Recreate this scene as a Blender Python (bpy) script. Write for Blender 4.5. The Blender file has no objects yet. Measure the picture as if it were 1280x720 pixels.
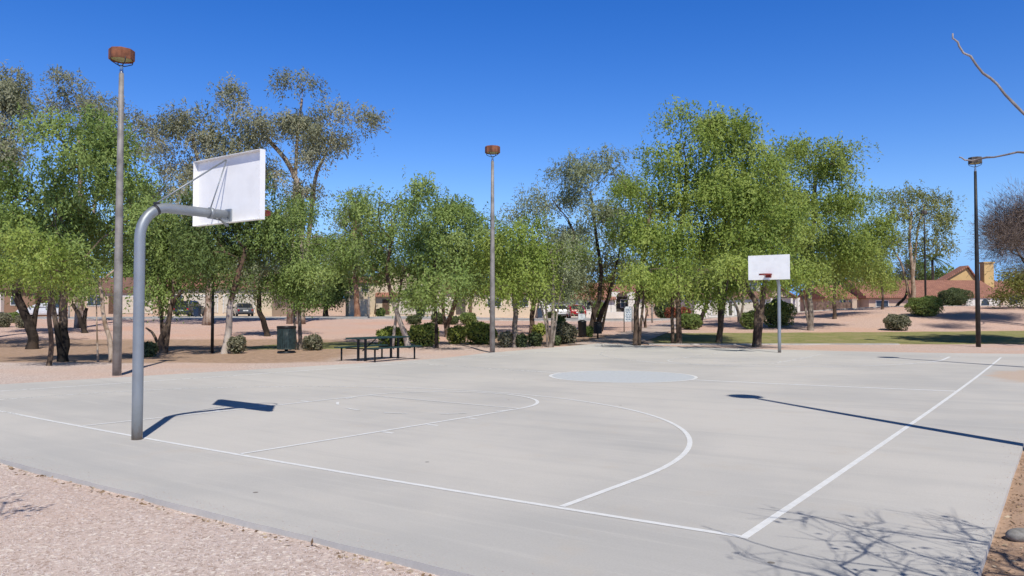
import bpy, math, random
import numpy as np
from mathutils import Vector, Matrix
random.seed(11)
RNG = np.random.default_rng(7)
PI = math.pi
scene = bpy.context.scene
COL = scene.collection

# ------------------------------------------------------------------ camera solution (scene frame: camera looks along +Y)
F = 967.83; CZ = 1.6728; PITCH = 0.03003; VH = 389.07
CX, CY, YAW = 9.33696, -5.27069, 0.62187
CO, SI = math.cos(YAW), math.sin(YAW)
LEN = 25.27; HW = 7.514; FT = 5.4638; HY = 1.4235; RC = 1.8709
GQ = (0.00811, -0.01848, 0.05878, 0.05698, 0.01404)
def gz(x, y):
    X = x / 7.6; Y = (y - 12) / 12
    return GQ[0]*X + GQ[1]*Y + GQ[2]*X*X + GQ[3]*Y*Y + GQ[4]*X*Y
def c2w(x, y, dz=0.0):
    dx, dy = x - CX, y - CY
    return Vector((dx*CO + dy*SI, -dx*SI + dy*CO, gz(x, y) + dz))
def w2c(S, D):
    return CX + S*CO - D*SI, CY + S*SI + D*CO
def clampf(a, lo, hi): return max(lo, min(hi, a))
def sstep(a, lo, hi):
    t = clampf((a - lo) / (hi - lo), 0, 1); return t*t*(3 - 2*t)
YF, YB, XR = -1.69, 27.6, 8.89
LEFT = [(-1.69, -8.9), (5, -8.85), (10, -8.6), (14.8, -8.15), (18.3, -8.85), (27.6, -9.1)]
def xleft(y):
    return float(np.interp(y, [a for a, _ in LEFT], [b for _, b in LEFT]))
PD = [0, 33, 40, 48, 56, 64, 70, 78, 95, 200, 900]
PZ = [0.08, 0.08, 0.12, 0.36, 0.60, 0.84, 1.0, 1.02, 1.15, 1.4, 1.4]
def terrain(S, D):
    cx, cy = w2c(S, D)
    g = gz(clampf(cx, -9.2, 9.2), clampf(cy, -2, 27.8))
    w = sstep(D, 27, 36)
    prof = float(np.interp(D, PD, PZ)) - 0.18 * sstep(S, -12, 6) * sstep(D, 45, 68)
    m = float(np.interp(S, [12, 16.7, 23, 28, 34, 44, 70], [0, .2, .6, 1.02, 1.36, 1.42, 1.0]))
    b = sstep(D, 46, 62) * (1 - sstep(D, 67, 82))
    z = g*(1 - w) + prof*w + m*b
    # step down off the slab
    xl = xleft(clampf(cy, YF, YB))
    ins = min(cx - xl, XR - cx, cy - YF, YB - cy)
    if ins > 0.35: z -= 0.16
    else:
        front = max(sstep(-cy, 0.9, 1.69) * (1 if cx < XR + 3 else 0), sstep(cx, XR - .5, XR) * (1 - sstep(cy, 8, 22)))
        z -= 0.030 + 0.022*front
    # shallow basin of bare soil on the left
    z -= 0.10 * sstep(-S, 8, 14) * sstep(D, 24, 30) * (1 - sstep(D, 38, 46))
    return z
def px(u, D): return (u - 640) * D / F
def pz(v, D): return CZ + (VH - v) * D / F
def gp(u, v):
    lo, hi = 2.0, 140.0
    f = lambda D: pz(v, D) - terrain(px(u, D), D)
    D = lo; prev = f(lo)
    while D < hi:
        n = D + 0.25 + D*0.01; c = f(n)
        if prev > 0 >= c:
            a, b = D, n
            for _ in range(20):
                mid = (a + b)/2
                if f(mid) > 0: a = mid
                else: b = mid
            return px(u, a), a, terrain(px(u, a), a)
        D, prev = n, c
    return px(u, hi), hi, terrain(px(u, hi), hi)

# ------------------------------------------------------------------ materials
MATS = {}
def newmat(name):
    m = bpy.data.materials.new(name); m.use_nodes = True
    nt = m.node_tree; b = nt.nodes['Principled BSDF']
    return m, nt, b
def node(nt, t, **kw):
    n = nt.nodes.new(t)
    for k, v in kw.items(): setattr(n, k, v)
    return n
def mixcol(nt, fac, a, b, blend='MIX'):
    n = nt.nodes.new('ShaderNodeMix'); n.data_type = 'RGBA'; n.blend_type = blend
    for sock, val in ((n.inputs[0], fac), (n.inputs[6], a), (n.inputs[7], b)):
        if isinstance(val, (int, float)): sock.default_value = val
        elif isinstance(val, tuple): sock.default_value = (*val, 1) if len(val) == 3 else val
        else: nt.links.new(val, sock)
    return n.outputs[2]
def ramp(nt, src, lo, hi):
    n = nt.nodes.new('ShaderNodeMapRange'); n.interpolation_type = 'SMOOTHSTEP'
    n.inputs[1].default_value = lo; n.inputs[2].default_value = hi
    nt.links.new(src, n.inputs[0]); return n.outputs[0]
def noise(nt, vec, scale, detail=4, rough=.55, out=0):
    n = nt.nodes.new('ShaderNodeTexNoise'); n.inputs['Scale'].default_value = scale
    n.inputs['Detail'].default_value = detail; n.inputs['Roughness'].default_value = rough
    nt.links.new(vec, n.inputs['Vector']); return n.outputs[out]
def coords(nt, kind='Object', scale=None, rot=None):
    t = nt.nodes.new('ShaderNodeTexCoord'); o = t.outputs[kind]
    if scale or rot:
        mp = nt.nodes.new('ShaderNodeMapping')
        if scale: mp.inputs['Scale'].default_value = scale
        if rot: mp.inputs['Rotation'].default_value = rot
        nt.links.new(o, mp.inputs['Vector']); o = mp.outputs[0]
    return o
def bump(nt, b, h, strength=.3, dist=.02):
    n = nt.nodes.new('ShaderNodeBump'); n.inputs['Strength'].default_value = strength
    n.inputs['Distance'].default_value = dist
    nt.links.new(h, n.inputs['Height']); nt.links.new(n.outputs[0], b.inputs['Normal'])
def simple(name, col, rough=.6, metal=0, var=.18, scale=6, bmp=0, col2=None, spec=.4):
    if name in MATS: return MATS[name]
    m, nt, b = newmat(name)
    v = coords(nt)
    n = noise(nt, v, scale, 5)
    c2 = col2 or tuple(c*(1 - 2*var) for c in col)
    c1 = tuple(min(1, c*(1 + .5*var)) for c in col)
    nt.links.new(mixcol(nt, ramp(nt, n, .35, .7), c1, c2), b.inputs['Base Color'])
    b.inputs['Roughness'].default_value = rough; b.inputs['Metallic'].default_value = metal
    b.inputs['Specular IOR Level'].default_value = spec
    if bmp: bump(nt, b, noise(nt, v, scale*6, 3), bmp, .01)
    MATS[name] = m; return m

def concrete_mat():
    m, nt, b = newmat('court_concrete'); v = coords(nt)
    big = noise(nt, v, .22, 5, .6); mid = noise(nt, v, 1.3, 6, .65)
    stk = noise(nt, coords(nt, 'Object', (.18, 2.2, 1), (0, 0, .25)), 1.0, 5, .6)
    stk2 = noise(nt, coords(nt, 'Object', (.5, 9, 1), (0, 0, .1)), 1.0, 4, .6)
    fine = noise(nt, v, 70, 3, .7)
    c = mixcol(nt, ramp(nt, big, .38, .66), (.645, .612, .565), (.535, .517, .49))
    n1_ = nt.nodes.new('ShaderNodeMath'); n1_.operation = 'MULTIPLY'; n1_.inputs[1].default_value = .5
    nt.links.new(ramp(nt, stk, .45, .8), n1_.inputs[0])
    c = mixcol(nt, n1_.outputs[0], c, (.455, .445, .43))
    n2 = nt.nodes.new('ShaderNodeMath'); n2.operation = 'MULTIPLY'; n2.inputs[1].default_value = .4
    nt.links.new(ramp(nt, stk2, .52, .75), n2.inputs[0])
    c = mixcol(nt, n2.outputs[0], c, (.67, .645, .60))
    n3 = nt.nodes.new('ShaderNodeMath'); n3.operation = 'MULTIPLY'; n3.inputs[1].default_value = .55
    nt.links.new(ramp(nt, mid, .55, .8), n3.inputs[0])
    c = mixcol(nt, n3.outputs[0], c, (.58, .51, .43))
    # rusty peach blotch near the far right corner
    pn = nt.nodes.new('ShaderNodeVectorMath'); pn.operation = 'SUBTRACT'; pn.inputs[1].default_value = (9.0, 17.7, 0)
    nt.links.new(v, pn.inputs[0])
    sc = nt.nodes.new('ShaderNodeVectorMath'); sc.operation = 'MULTIPLY'; sc.inputs[1].default_value = (.75, .38, 0)
    nt.links.new(pn.outputs[0], sc.inputs[0])
    ln = nt.nodes.new('ShaderNodeVectorMath'); ln.operation = 'LENGTH'; nt.links.new(sc.outputs[0], ln.inputs[0])
    ad = nt.nodes.new('ShaderNodeMath'); ad.operation = 'ADD'; nt.links.new(ln.outputs['Value'], ad.inputs[0]); nt.links.new(mid, ad.inputs[1])
    inv = nt.nodes.new('ShaderNodeMath'); inv.operation = 'SUBTRACT'; inv.inputs[0].default_value = 1
    nt.links.new(ramp(nt, ad.outputs[0], 1.25, 1.6), inv.inputs[1])
    mm = nt.nodes.new('ShaderNodeMath'); mm.operation = 'MULTIPLY'; mm.inputs[1].default_value = .7
    nt.links.new(inv.outputs[0], mm.inputs[0])
    c = mixcol(nt, mm.outputs[0], c, (.62, .45, .33))
    # fine grain
    c = mixcol(nt, ramp(nt, fine, .3, .75), c, mixcol(nt, .14, c, (.2, .19, .18)))
    spot = nt.nodes.new('ShaderNodeTexVoronoi'); spot.inputs['Scale'].default_value = .9; nt.links.new(v, spot.inputs['Vector'])
    sp = nt.nodes.new('ShaderNodeMath'); sp.operation = 'LESS_THAN'; sp.inputs[1].default_value = .022
    nt.links.new(spot.outputs['Distance'], sp.inputs[0])
    c = mixcol(nt, sp.outputs[0], c, (.22, .2, .18))
    nt.links.new(c, b.inputs['Base Color'])
    b.inputs['Roughness'].default_value = .85; b.inputs['Specular IOR Level'].default_value = .25
    bump(nt, b, fine, .15, .004)
    return m
def paint_mat(name, col, lo, hi):
    m, nt, b = newmat(name); v = coords(nt)
    n1 = noise(nt, v, 9, 7, .75); n2 = noise(nt, v, .6, 3)
    a = nt.nodes.new('ShaderNodeAttribute'); a.attribute_name = 'wear'
    ad = nt.nodes.new('ShaderNodeMath'); ad.operation = 'ADD'
    nt.links.new(n1, ad.inputs[0]); nt.links.new(a.outputs['Fac'], ad.inputs[1])
    ad2 = nt.nodes.new('ShaderNodeMath'); ad2.operation = 'MULTIPLY_ADD'; ad2.inputs[1].default_value = .35
    nt.links.new(n2, ad2.inputs[0]); nt.links.new(ad.outputs[0], ad2.inputs[2])
    fac = ramp(nt, ad2.outputs[0], lo, hi)
    nt.links.new(mixcol(nt, ramp(nt, n1, .35, .7), col, tuple(c*.86 for c in col)), b.inputs['Base Color'])
    b.inputs['Roughness'].default_value = .7
    tr = nt.nodes.new('ShaderNodeBsdfTransparent'); mx = nt.nodes.new('ShaderNodeMixShader')
    nt.links.new(fac, mx.inputs[0]); nt.links.new(b.outputs[0], mx.inputs[1]); nt.links.new(tr.outputs[0], mx.inputs[2])
    nt.links.new(mx.outputs[0], nt.nodes['Material Output'].inputs['Surface'])
    return m
def ground_mat():
    m, nt, b = newmat('park_ground'); v = coords(nt)
    a = nt.nodes.new('ShaderNodeAttribute'); a.attribute_name = 'zone'
    sp = nt.nodes.new('ShaderNodeSeparateColor'); nt.links.new(a.outputs['Color'], sp.inputs[0])
    n1 = noise(nt, v, .7, 6, .65); n2 = noise(nt, v, 3.5, 5, .7)
    def mask(ch):
        s = nt.nodes.new('ShaderNodeMath'); s.operation = 'MULTIPLY_ADD'; s.inputs[1].default_value = .55
        nt.links.new(n1, s.inputs[0]); nt.links.new(sp.outputs[ch], s.inputs[2]); return s.outputs[0]
    vor = nt.nodes.new('ShaderNodeTexVoronoi'); vor.inputs['Scale'].default_value = 42; nt.links.new(v, vor.inputs['Vector'])
    vs = nt.nodes.new('ShaderNodeSeparateColor'); nt.links.new(vor.outputs['Color'], vs.inputs[0])
    peb = mixcol(nt, vs.outputs[0], (.51, .41, .365), (.69, .57, .515))
    peb = mixcol(nt, ramp(nt, vs.outputs[1], .8, .86), peb, (.44, .34, .29))
    peb = mixcol(nt, ramp(nt, vs.outputs[2], .88, .92), peb, (.82, .73, .66))
    big = noise(nt, v, .16, 4)
    peb = mixcol(nt, ramp(nt, big, .4, .7), peb, mixcol(nt, .5, peb, (.66, .43, .32)))
    peb = mixcol(nt, ramp(nt, n2, .55, .8), peb, mixcol(nt, .4, peb, (.42, .28, .20)))
    sy = nt.nodes.new('ShaderNodeSeparateXYZ'); nt.links.new(v, sy.inputs[0])
    peb = mixcol(nt, 1.0, peb, mixcol(nt, ramp(nt, sy.outputs[1], 22, 44), (1, 1, 1), (1.03, .895, .82)), 'MULTIPLY')
    dirt = mixcol(nt, ramp(nt, n2, .35, .7), (.50, .34, .245), (.35, .24, .17))
    dg = noise(nt, v, 12, 4, .7)
    dirt = mixcol(nt, ramp(nt, dg, .5, .8), dirt, (.20, .17, .085))
    lawn = mixcol(nt, ramp(nt, n2, .3, .7), (.21, .23, .07), (.345, .315, .14))
    lawn = mixcol(nt, ramp(nt, dg, .5, .72), lawn, (.10, .125, .035))
    lawn = mixcol(nt, ramp(nt, n1, .42, .7), lawn, (.36, .30, .15))
    c = mixcol(nt, ramp(nt, mask(0), .55, .95), peb, dirt)
    c = mixcol(nt, ramp(nt, mask(1), .62, .85), c, lawn)
    soil = mixcol(nt, ramp(nt, n2, .35, .7), (.50, .345, .245), (.34, .225, .155))
    c = mixcol(nt, ramp(nt, mask(2), .55, .95), c, soil)
    nt.links.new(c, b.inputs['Base Color'])
    b.inputs['Roughness'].default_value = .95; b.inputs['Specular IOR Level'].default_value = .1
    hh = nt.nodes.new('ShaderNodeMath'); hh.operation = 'ADD'; nt.links.new(vor.outputs['Distance'], hh.inputs[0]); nt.links.new(dg, hh.inputs[1])
    bump(nt, b, hh.outputs[0], .28, .02)
    return m
def leaf_mat(name, c1, c2, c3, trans=.3):
    if name in MATS: return MATS[name]
    m, nt, b = newmat(name)
    a = nt.nodes.new('ShaderNodeAttribute'); a.attribute_name = 'tint'
    cr = nt.nodes.new('ShaderNodeValToRGB'); el = cr.color_ramp.elements
    el[0].position = 0; el[0].color = (*c1, 1); el[1].position = 1; el[1].color = (*c3, 1)
    e = el.new(.5); e.color = (*c2, 1)
    nt.links.new(a.outputs['Fac'], cr.inputs[0]); nt.links.new(cr.outputs[0], b.inputs['Base Color'])
    b.inputs['Roughness'].default_value = .55; b.inputs['Specular IOR Level'].default_value = .25
    if trans:
        t = nt.nodes.new('ShaderNodeBsdfTranslucent'); mx = nt.nodes.new('ShaderNodeMixShader'); mx.inputs[0].default_value = trans
        nt.links.new(mixcol(nt, .35, cr.outputs[0], (.28, .36, .07)), t.inputs[0])
        nt.links.new(b.outputs[0], mx.inputs[1]); nt.links.new(t.outputs[0], mx.inputs[2])
        nt.links.new(mx.outputs[0], nt.nodes['Material Output'].inputs['Surface'])
    MATS[name] = m; return m
def bark_mat(name, c1, c2, c3=None, zsplit=None):
    if name in MATS: return MATS[name]
    m, nt, b = newmat(name)
    v = coords(nt, 'Object', (1, 1, .25)); n = noise(nt, v, 9, 6, .7); n2 = noise(nt, coords(nt), 1.8, 4, .6)
    c = mixcol(nt, ramp(nt, n, .35, .65), c1, c2)
    if c3: c = mixcol(nt, ramp(nt, n2, .45, .6), c, c3)
    if zsplit:      # lower trunk has another bark colour (limewashed or burnt)
        sx = nt.nodes.new('ShaderNodeSeparateXYZ'); nt.links.new(coords(nt), sx.inputs[0])
        ad = nt.nodes.new('ShaderNodeMath'); ad.operation = 'MULTIPLY_ADD'; ad.inputs[1].default_value = .6
        nt.links.new(n2, ad.inputs[0]); nt.links.new(sx.outputs[2], ad.inputs[2])
        low = mixcol(nt, ramp(nt, n, .3, .7), zsplit[1], tuple(x*.75 for x in zsplit[1]))
        c = mixcol(nt, ramp(nt, ad.outputs[0], zsplit[0], zsplit[0] + .35), low, c)
    nt.links.new(c, b.inputs['Base Color']); b.inputs['Roughness'].default_value = .9
    b.inputs['Specular IOR Level'].default_value = .15
    bump(nt, b, n, .6, .02)
    MATS[name] = m; return m
def stucco(name, col):
    return simple(name, col, .9, 0, .04, .8, .05, spec=.1)
def roof_mat(name, c1, c2):
    if name in MATS: return MATS[name]
    m, nt, b = newmat(name); v = coords(nt)
    w = nt.nodes.new('ShaderNodeTexWave'); w.inputs['Scale'].default_value = 1.3; w.inputs['Distortion'].default_value = .6
    nt.links.new(v, w.inputs['Vector'])
    vor = nt.nodes.new('ShaderNodeTexVoronoi'); vor.inputs['Scale'].default_value = 3.2; nt.links.new(v, vor.inputs['Vector'])
    vs = nt.nodes.new('ShaderNodeSeparateColor'); nt.links.new(vor.outputs['Color'], vs.inputs[0])
    c = mixcol(nt, vs.outputs[0], c1, c2)
    c = mixcol(nt, ramp(nt, w.outputs[1], .25, .0), c, tuple(x*.45 for x in c2))
    nt.links.new(c, b.inputs['Base Color']); b.inputs['Roughness'].default_value = .85
    bump(nt, b, w.outputs[1], .6, .05)
    MATS[name] = m; return m
def glass_mat(name='window_glass', col=(.03, .035, .04)):
    if name in MATS: return MATS[name]
    m, nt, b = newmat(name)
    n = noise(nt, coords(nt), 1.2, 2)
    nt.links.new(mixcol(nt, n, col, tuple(x*2.2 for x in col)), b.inputs['Base Color'])
    b.inputs['Roughness'].default_value = .06; b.inputs['Specular IOR Level'].default_value = .6
    MATS[name] = m; return m

# ------------------------------------------------------------------ mesh helpers
class MB:
    def __init__(s): s.v = []; s.f = []; s.m = []; s.sm = []
    def add(s, vs, fs, mi=0, sm=False):
        o = len(s.v); s.v.extend([tuple(a) for a in vs])
        for f in fs: s.f.append([i + o for i in f]); s.m.append(mi); s.sm.append(sm)
        return s
    def box(s, x0, x1, y0, y1, z0, z1, mi=0, bev=0.0, rot=None, org=(0, 0, 0)):
        if bev <= 0:
            vs = [(x, y, z) for z in (z0, z1) for y in (y0, y1) for x in (x0, x1)]
            fs = [(0, 2, 3, 1), (4, 5, 7, 6), (0, 1, 5, 4), (2, 6, 7, 3), (0, 4, 6, 2), (1, 3, 7, 5)]
        else:
            e = min(bev, (x1-x0)*.45, (y1-y0)*.45, (z1-z0)*.45)
            ring = lambda d, z: [(x0+d+e, y0+d, z), (x1-d-e, y0+d, z), (x1-d, y0+d+e, z), (x1-d, y1-d-e, z), (x1-d-e, y1-d, z), (x0+d+e, y1-d, z), (x0+d, y1-d-e, z), (x0+d, y0+d+e, z)]
            vs = ring(e*.6, z0) + ring(0, z0+e) + ring(0, z1-e) + ring(e*.6, z1)
            fs = [tuple(range(7, -1, -1)), tuple(range(24, 32))]
            for k in range(3):
                for i in range(8): fs.append((k*8+i, k*8+(i+1) % 8, k*8+8+(i+1) % 8, k*8+8+i))
        if rot is not None: vs = [tuple(rot @ Vector(v) + Vector(org)) for v in vs]
        return s.add(vs, fs, mi)
    def tube(s, pts, rad, n=8, mi=0, cap=True, sm=True):
        pts = [Vector(p) for p in pts]; k = len(pts)
        if isinstance(rad, (int, float)): rad = [rad]*k
        vs = []; up = Vector((0.31, 0.22, 0.93)).normalized()
        prev = None
        for i, p in enumerate(pts):
            t = (pts[min(i+1, k-1)] - pts[max(i-1, 0)])
            if t.length < 1e-9: t = Vector((0, 0, 1))
            t.normalize()
            a = (prev - t*prev.dot(t)) if prev is not None else (Vector((1, 0, 0)) - t*t.x if abs(t.x) < .9 else Vector((0, 1, 0)) - t*t.y)
            a.normalize(); prev = a; b = t.cross(a)
            for j in range(n):
                th = 2*PI*j/n; vs.append(p + (a*math.cos(th) + b*math.sin(th))*rad[i])
        fs = []
        for i in range(k-1):
            for j in range(n): fs.append((i*n+j, i*n+(j+1) % n, (i+1)*n+(j+1) % n, (i+1)*n+j))
        s.add(vs, fs, mi, sm)
        if cap:
            s.add(vs[:n], [tuple(range(n-1, -1, -1))], mi); s.add(vs[-n:], [tuple(range(n))], mi)
        return s
    def lathe(s, prof, n=20, mi=0, sm=True, org=(0, 0, 0), a0=0.0):
        vs = []; ox, oy, oz = org
        for r, z in prof:
            for j in range(n):
                th = 2*PI*j/n + a0; vs.append((ox + r*math.cos(th), oy + r*math.sin(th), oz + z))
        fs = []
        for i in range(len(prof)-1):
            for j in range(n): fs.append((i*n+j, i*n+(j+1) % n, (i+1)*n+(j+1) % n, (i+1)*n+j))
        return s.add(vs, fs, mi, sm)
    def prism(s, poly, y0, y1, mi=0, axis='y'):
        n = len(poly)
        if axis == 'y': vs = [(a, y0, b) for a, b in poly] + [(a, y1, b) for a, b in poly]
        elif axis == 'x': vs = [(y0, a, b) for a, b in poly] + [(y1, a, b) for a, b in poly]
        else: vs = [(a, b, y0) for a, b in poly] + [(a, b, y1) for a, b in poly]
        fs = [tuple(range(n)), tuple(range(2*n-1, n-1, -1))]
        for i in range(n): fs.append((i, n+i, n+(i+1) % n, (i+1) % n))
        return s.add(vs, fs, mi)
    def build(s, name, mats, parent=None, loc=(0, 0, 0), rotz=0):
        me = bpy.data.meshes.new(name); me.from_pydata(s.v, [], s.f)
        for m in (mats if isinstance(mats, (list, tuple)) else [mats]): me.materials.append(m)
        if s.f:
            me.polygons.foreach_set('material_index', s.m); me.polygons.foreach_set('use_smooth', s.sm)
        me.update()
        import bmesh
        bm = bmesh.new(); bm.from_mesh(me); bmesh.ops.remove_doubles(bm, verts=bm.verts, dist=1e-5)
        bmesh.ops.recalc_face_normals(bm, faces=bm.faces); bm.to_mesh(me); bm.free()
        o = bpy.data.objects.new(name, me); COL.objects.link(o)
        o.location = loc; o.rotation_euler = (0, 0, rotz)
        if parent: o.parent = parent
        return o
def quadmesh(name, V, mats, parent=None, tint=None, loc=(0, 0, 0), midx=None):
    """V: (n,4,3) array of separate quads"""
    n = len(V); me = bpy.data.meshes.new(name)
    me.vertices.add(n*4); me.vertices.foreach_set('co', np.ascontiguousarray(V, dtype=np.float32).ravel())
    me.loops.add(n*4); me.loops.foreach_set('vertex_index', np.arange(n*4, dtype=np.int32))
    me.polygons.add(n); me.polygons.foreach_set('loop_start', np.arange(0, n*4, 4, dtype=np.int32))
    for m in (mats if isinstance(mats, (list, tuple)) else [mats]): me.materials.append(m)
    if midx is not None: me.polygons.foreach_set('material_index', midx)
    if tint is not None:
        at = me.attributes.new('tint', 'FLOAT', 'FACE'); at.data.foreach_set('value', np.ascontiguousarray(tint, dtype=np.float32))
    me.update(calc_edges=True); me.validate()
    o = bpy.data.objects.new(name, me); COL.objects.link(o); o.location = loc
    if parent: o.parent = parent
    return o
def empty(name, loc, label, cat, group=None, rotz=0):
    o = bpy.data.objects.new(name, None); COL.objects.link(o); o.location = loc; o.rotation_euler = (0, 0, rotz)
    o.empty_display_size = .2
    return tag(o, label, cat, group)
def tag(o, label, cat, group=None):
    o['label'] = label; o['category'] = cat
    if group: o['group'] = group
    return o
def struct(o, kind='structure'):
    o['kind'] = kind; return o
def dup(root, loc, rotz, label, group=None):
    r = root.copy(); COL.objects.link(r); r.location = loc; r.rotation_euler = (0, 0, rotz); r['label'] = label
    if group: r['group'] = group
    for ch in list(root.children):
        c = ch.copy(); COL.objects.link(c); c.parent = r
        for g in list(ch.children):
            d = g.copy(); COL.objects.link(d); d.parent = c
    return r

# ------------------------------------------------------------------ world, sun, camera
w = bpy.data.worlds.new('World'); scene.world = w; w.use_nodes = True
nt = w.node_tree; bg = nt.nodes['Background']
EL = math.radians(49.8)
tosun = Vector((.245*math.cos(EL), -.969*math.cos(EL), math.sin(EL)))
sky = nt.nodes.new('ShaderNodeTexSky'); sky.sky_type = 'NISHITA'; sky.sun_disc = False
sky.sun_elevation = EL; sky.sun_rotation = math.atan2(tosun.x, tosun.y)
sky.altitude = 400; sky.air_density = 1.0; sky.dust_density = .25; sky.ozone_density = 3.0
hs = nt.nodes.new('ShaderNodeHueSaturation'); hs.inputs['Saturation'].default_value = 1.40; hs.inputs['Value'].default_value = 1.4; hs.inputs['Hue'].default_value = .519
nt.links.new(sky.outputs[0], hs.inputs['Color'])
tc = nt.nodes.new('ShaderNodeTexCoord'); sz_ = nt.nodes.new('ShaderNodeSeparateXYZ'); nt.links.new(tc.outputs['Generated'], sz_.inputs[0])
hz = mixcol(nt, ramp(nt, sz_.outputs[2], .17, .0), hs.outputs[0], (1.5, 4.0, 9.2))          # clear blue horizon
zen_dim = mixcol(nt, ramp(nt, sz_.outputs[2], .37, .70), (1.0, 1.0, 1.0), (.20, .165, .115))       # unseen upper sky darkened on purpose to weaken fill in the shadows
nt.links.new(mixcol(nt, 1.0, hz, zen_dim, 'MULTIPLY'), bg.inputs[0]); bg.inputs[1].default_value = .11
sl = bpy.data.lights.new('sun', 'SUN'); sl.energy = 4.2; sl.angle = math.radians(.53); sl.color = (1, .955, .87)
so = bpy.data.objects.new('sun', sl); COL.objects.link(so)
so.rotation_euler = tosun.to_track_quat('Z', 'Y').to_euler(); so.location = (5, -20, 30)
cam = bpy.data.cameras.new('camera'); co = bpy.data.objects.new('camera', cam); COL.objects.link(co)
cam.sensor_width = 36; cam.lens = F/1280*36; cam.clip_end = 4000; cam.clip_start = .05
co.location = (0, 0, CZ); co.rotation_euler = (PI/2 + PITCH, 0, 0)
scene.camera = co
scene.view_settings.view_transform = 'Standard'; scene.view_settings.look = 'None'
scene.view_settings.exposure = 0; scene.view_settings.gamma = 1
scene.cycles.max_bounces = 5; scene.cycles.diffuse_bounces = 2; scene.cycles.transmission_bounces = 2; scene.cycles.glossy_bounces = 2; scene.cycles.transparent_max_bounces = 8
scene.cycles.use_denoising = True; scene.cycles.use_adaptive_sampling = True; scene.cycles.adaptive_threshold = .02

# ------------------------------------------------------------------ ground
def build_ground():
    Ds = [-30, -20, -12, -7, -4, -2]; d = 0.0
    while d < 100: Ds.append(d); d += max(.22, d*.011)
    while d < 1500: Ds.append(d); d *= 1.16
    Ss = []; s = 0.0
    while s < 75: Ss.append(s); s += .3 if s < 14 else (.5 if s < 40 else 1.2)
    while s < 1400: Ss.append(s); s *= 1.2
    Ss = [-x for x in reversed(Ss[1:])] + Ss
    nS, nD = len(Ss), len(Ds)
    V = []; Z = []
    for D in Ds:
        for S in Ss:
            V.append((S, D, terrain(S, D) + (.012*math.sin(S*1.9 + D*.7)*math.sin(D*1.3 - S*.4) if D > 1 else 0)))
            cx, cy = w2c(S, D)
            dirt = sstep(-S - .25*max(0, D - 30), 3, 9) * sstep(D, 22.5, 26) * (1 - sstep(D, 40, 45))
            dirt = max(dirt, .75*sstep(S, -4, -1)*(1 - sstep(S, 5, 8))*sstep(D, 35, 37)*(1 - sstep(D, 44, 50)))
            e = ((S + 8.6)/4.2)**2 + ((D - 36.5)/3.6)**2
            lawn = .85*(1 - sstep(e, .5, 1.2))
            lo = 37.4 + .02*(S - 8)
            lawn = max(lawn, sstep(S - .22*(D - 40), 6, 8.5)*sstep(D, lo - .4, lo + .4)*(1 - sstep(D, 46.5 + .03*S, 49 + .03*S)))
            lawn = max(lawn, .8*(1 - sstep(abs(S + 19), 5.5, 7.5))*sstep(D, 81, 82)*(1 - sstep(D, 88, 89)))
            soil = sstep(cx, 8.3, 8.9)*(1 - sstep(cy, 10, 18))
            Z.append((dirt, lawn, soil))
    Fc = []
    for i in range(nD-1):
        for j in range(nS-1):
            a = i*nS + j; Fc.append((a, a+1, a+nS+1, a+nS))
    me = bpy.data.meshes.new('ground'); me.from_pydata(V, [], Fc)
    at = me.attributes.new('zone', 'FLOAT_COLOR', 'POINT')
    at.data.foreach_set('color', np.array([(a, b, c, 1) for a, b, c in Z], dtype=np.float32).ravel())
    me.polygons.foreach_set('use_smooth', [True]*len(Fc))
    me.materials.append(ground_mat()); me.update()
    o = bpy.data.objects.new('ground', me); COL.objects.link(o); struct(o)
build_ground()

# ------------------------------------------------------------------ court slab and its painted lines (court axes as object axes)
CM = concrete_mat()
def court_place(o):
    o.rotation_euler = (0, 0, -YAW)
    o.location = (-(CX*CO + CY*SI), -(-CX*SI + CY*CO), 0)
def build_slab():
    ny, nx = 110, 160; V = []; Fc = []
    for i in range(ny+1):
        y = YF + (YB - YF)*i/ny; xl = xleft(y)
        for j in range(nx+1):
            x = xl + (XR - xl)*j/nx; yy = y
            if i == 0: yy += .003*math.sin(x*5.3) + .002*math.sin(x*13.7 + 1) + .012*max(0, math.sin(x*2.1 + 2))**8
            V.append((x, yy, gz(x, y)))
    for i in range(ny):
        for j in range(nx):
            a = i*(nx+1) + j; Fc.append((a, a+1, a+nx+2, a+nx+1))
    def edge(idx):
        o = len(V)
        n_ = len(idx)
        for k in idx:
            x, y, z = V[k]; V.append((x, y, z))
        for k in idx:
            x, y, z = V[k]; V.append((x, y, z - .2))
        for q in range(n_ - 1): Fc.append((o+q, o+n_+q, o+n_+q+1, o+q+1))
    edge([j for j in range(nx+1)]); edge([i*(nx+1) + nx for i in range(ny+1)])
    edge([ny*(nx+1) + nx - j for j in range(nx+1)]); edge([(ny - i)*(nx+1) for i in range(ny+1)])
    me = bpy.data.meshes.new('court_slab'); me.from_pydata(V, [], Fc); me.materials.append(CM)
    me.polygons.foreach_set('use_smooth', [k < ny*nx for k in range(len(Fc))]); me.update()
    o = bpy.data.objects.new('court_slab', me); COL.objects.link(o); court_place(o); struct(o); return o
SLAB = build_slab()
WHITE = paint_mat('line_paint', (.86, .86, .85), .74, .98)
BLUE = paint_mat('circle_paint', (.62, .645, .66), .78, 1.25)
def wear_at(x, y):
    w_ = .22*sstep(-x, 1.0, 4.2) + .10*sstep(y, 9, 16)*sstep(-x, -7.2, -5) 
    return clampf(w_, 0, .6)
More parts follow.
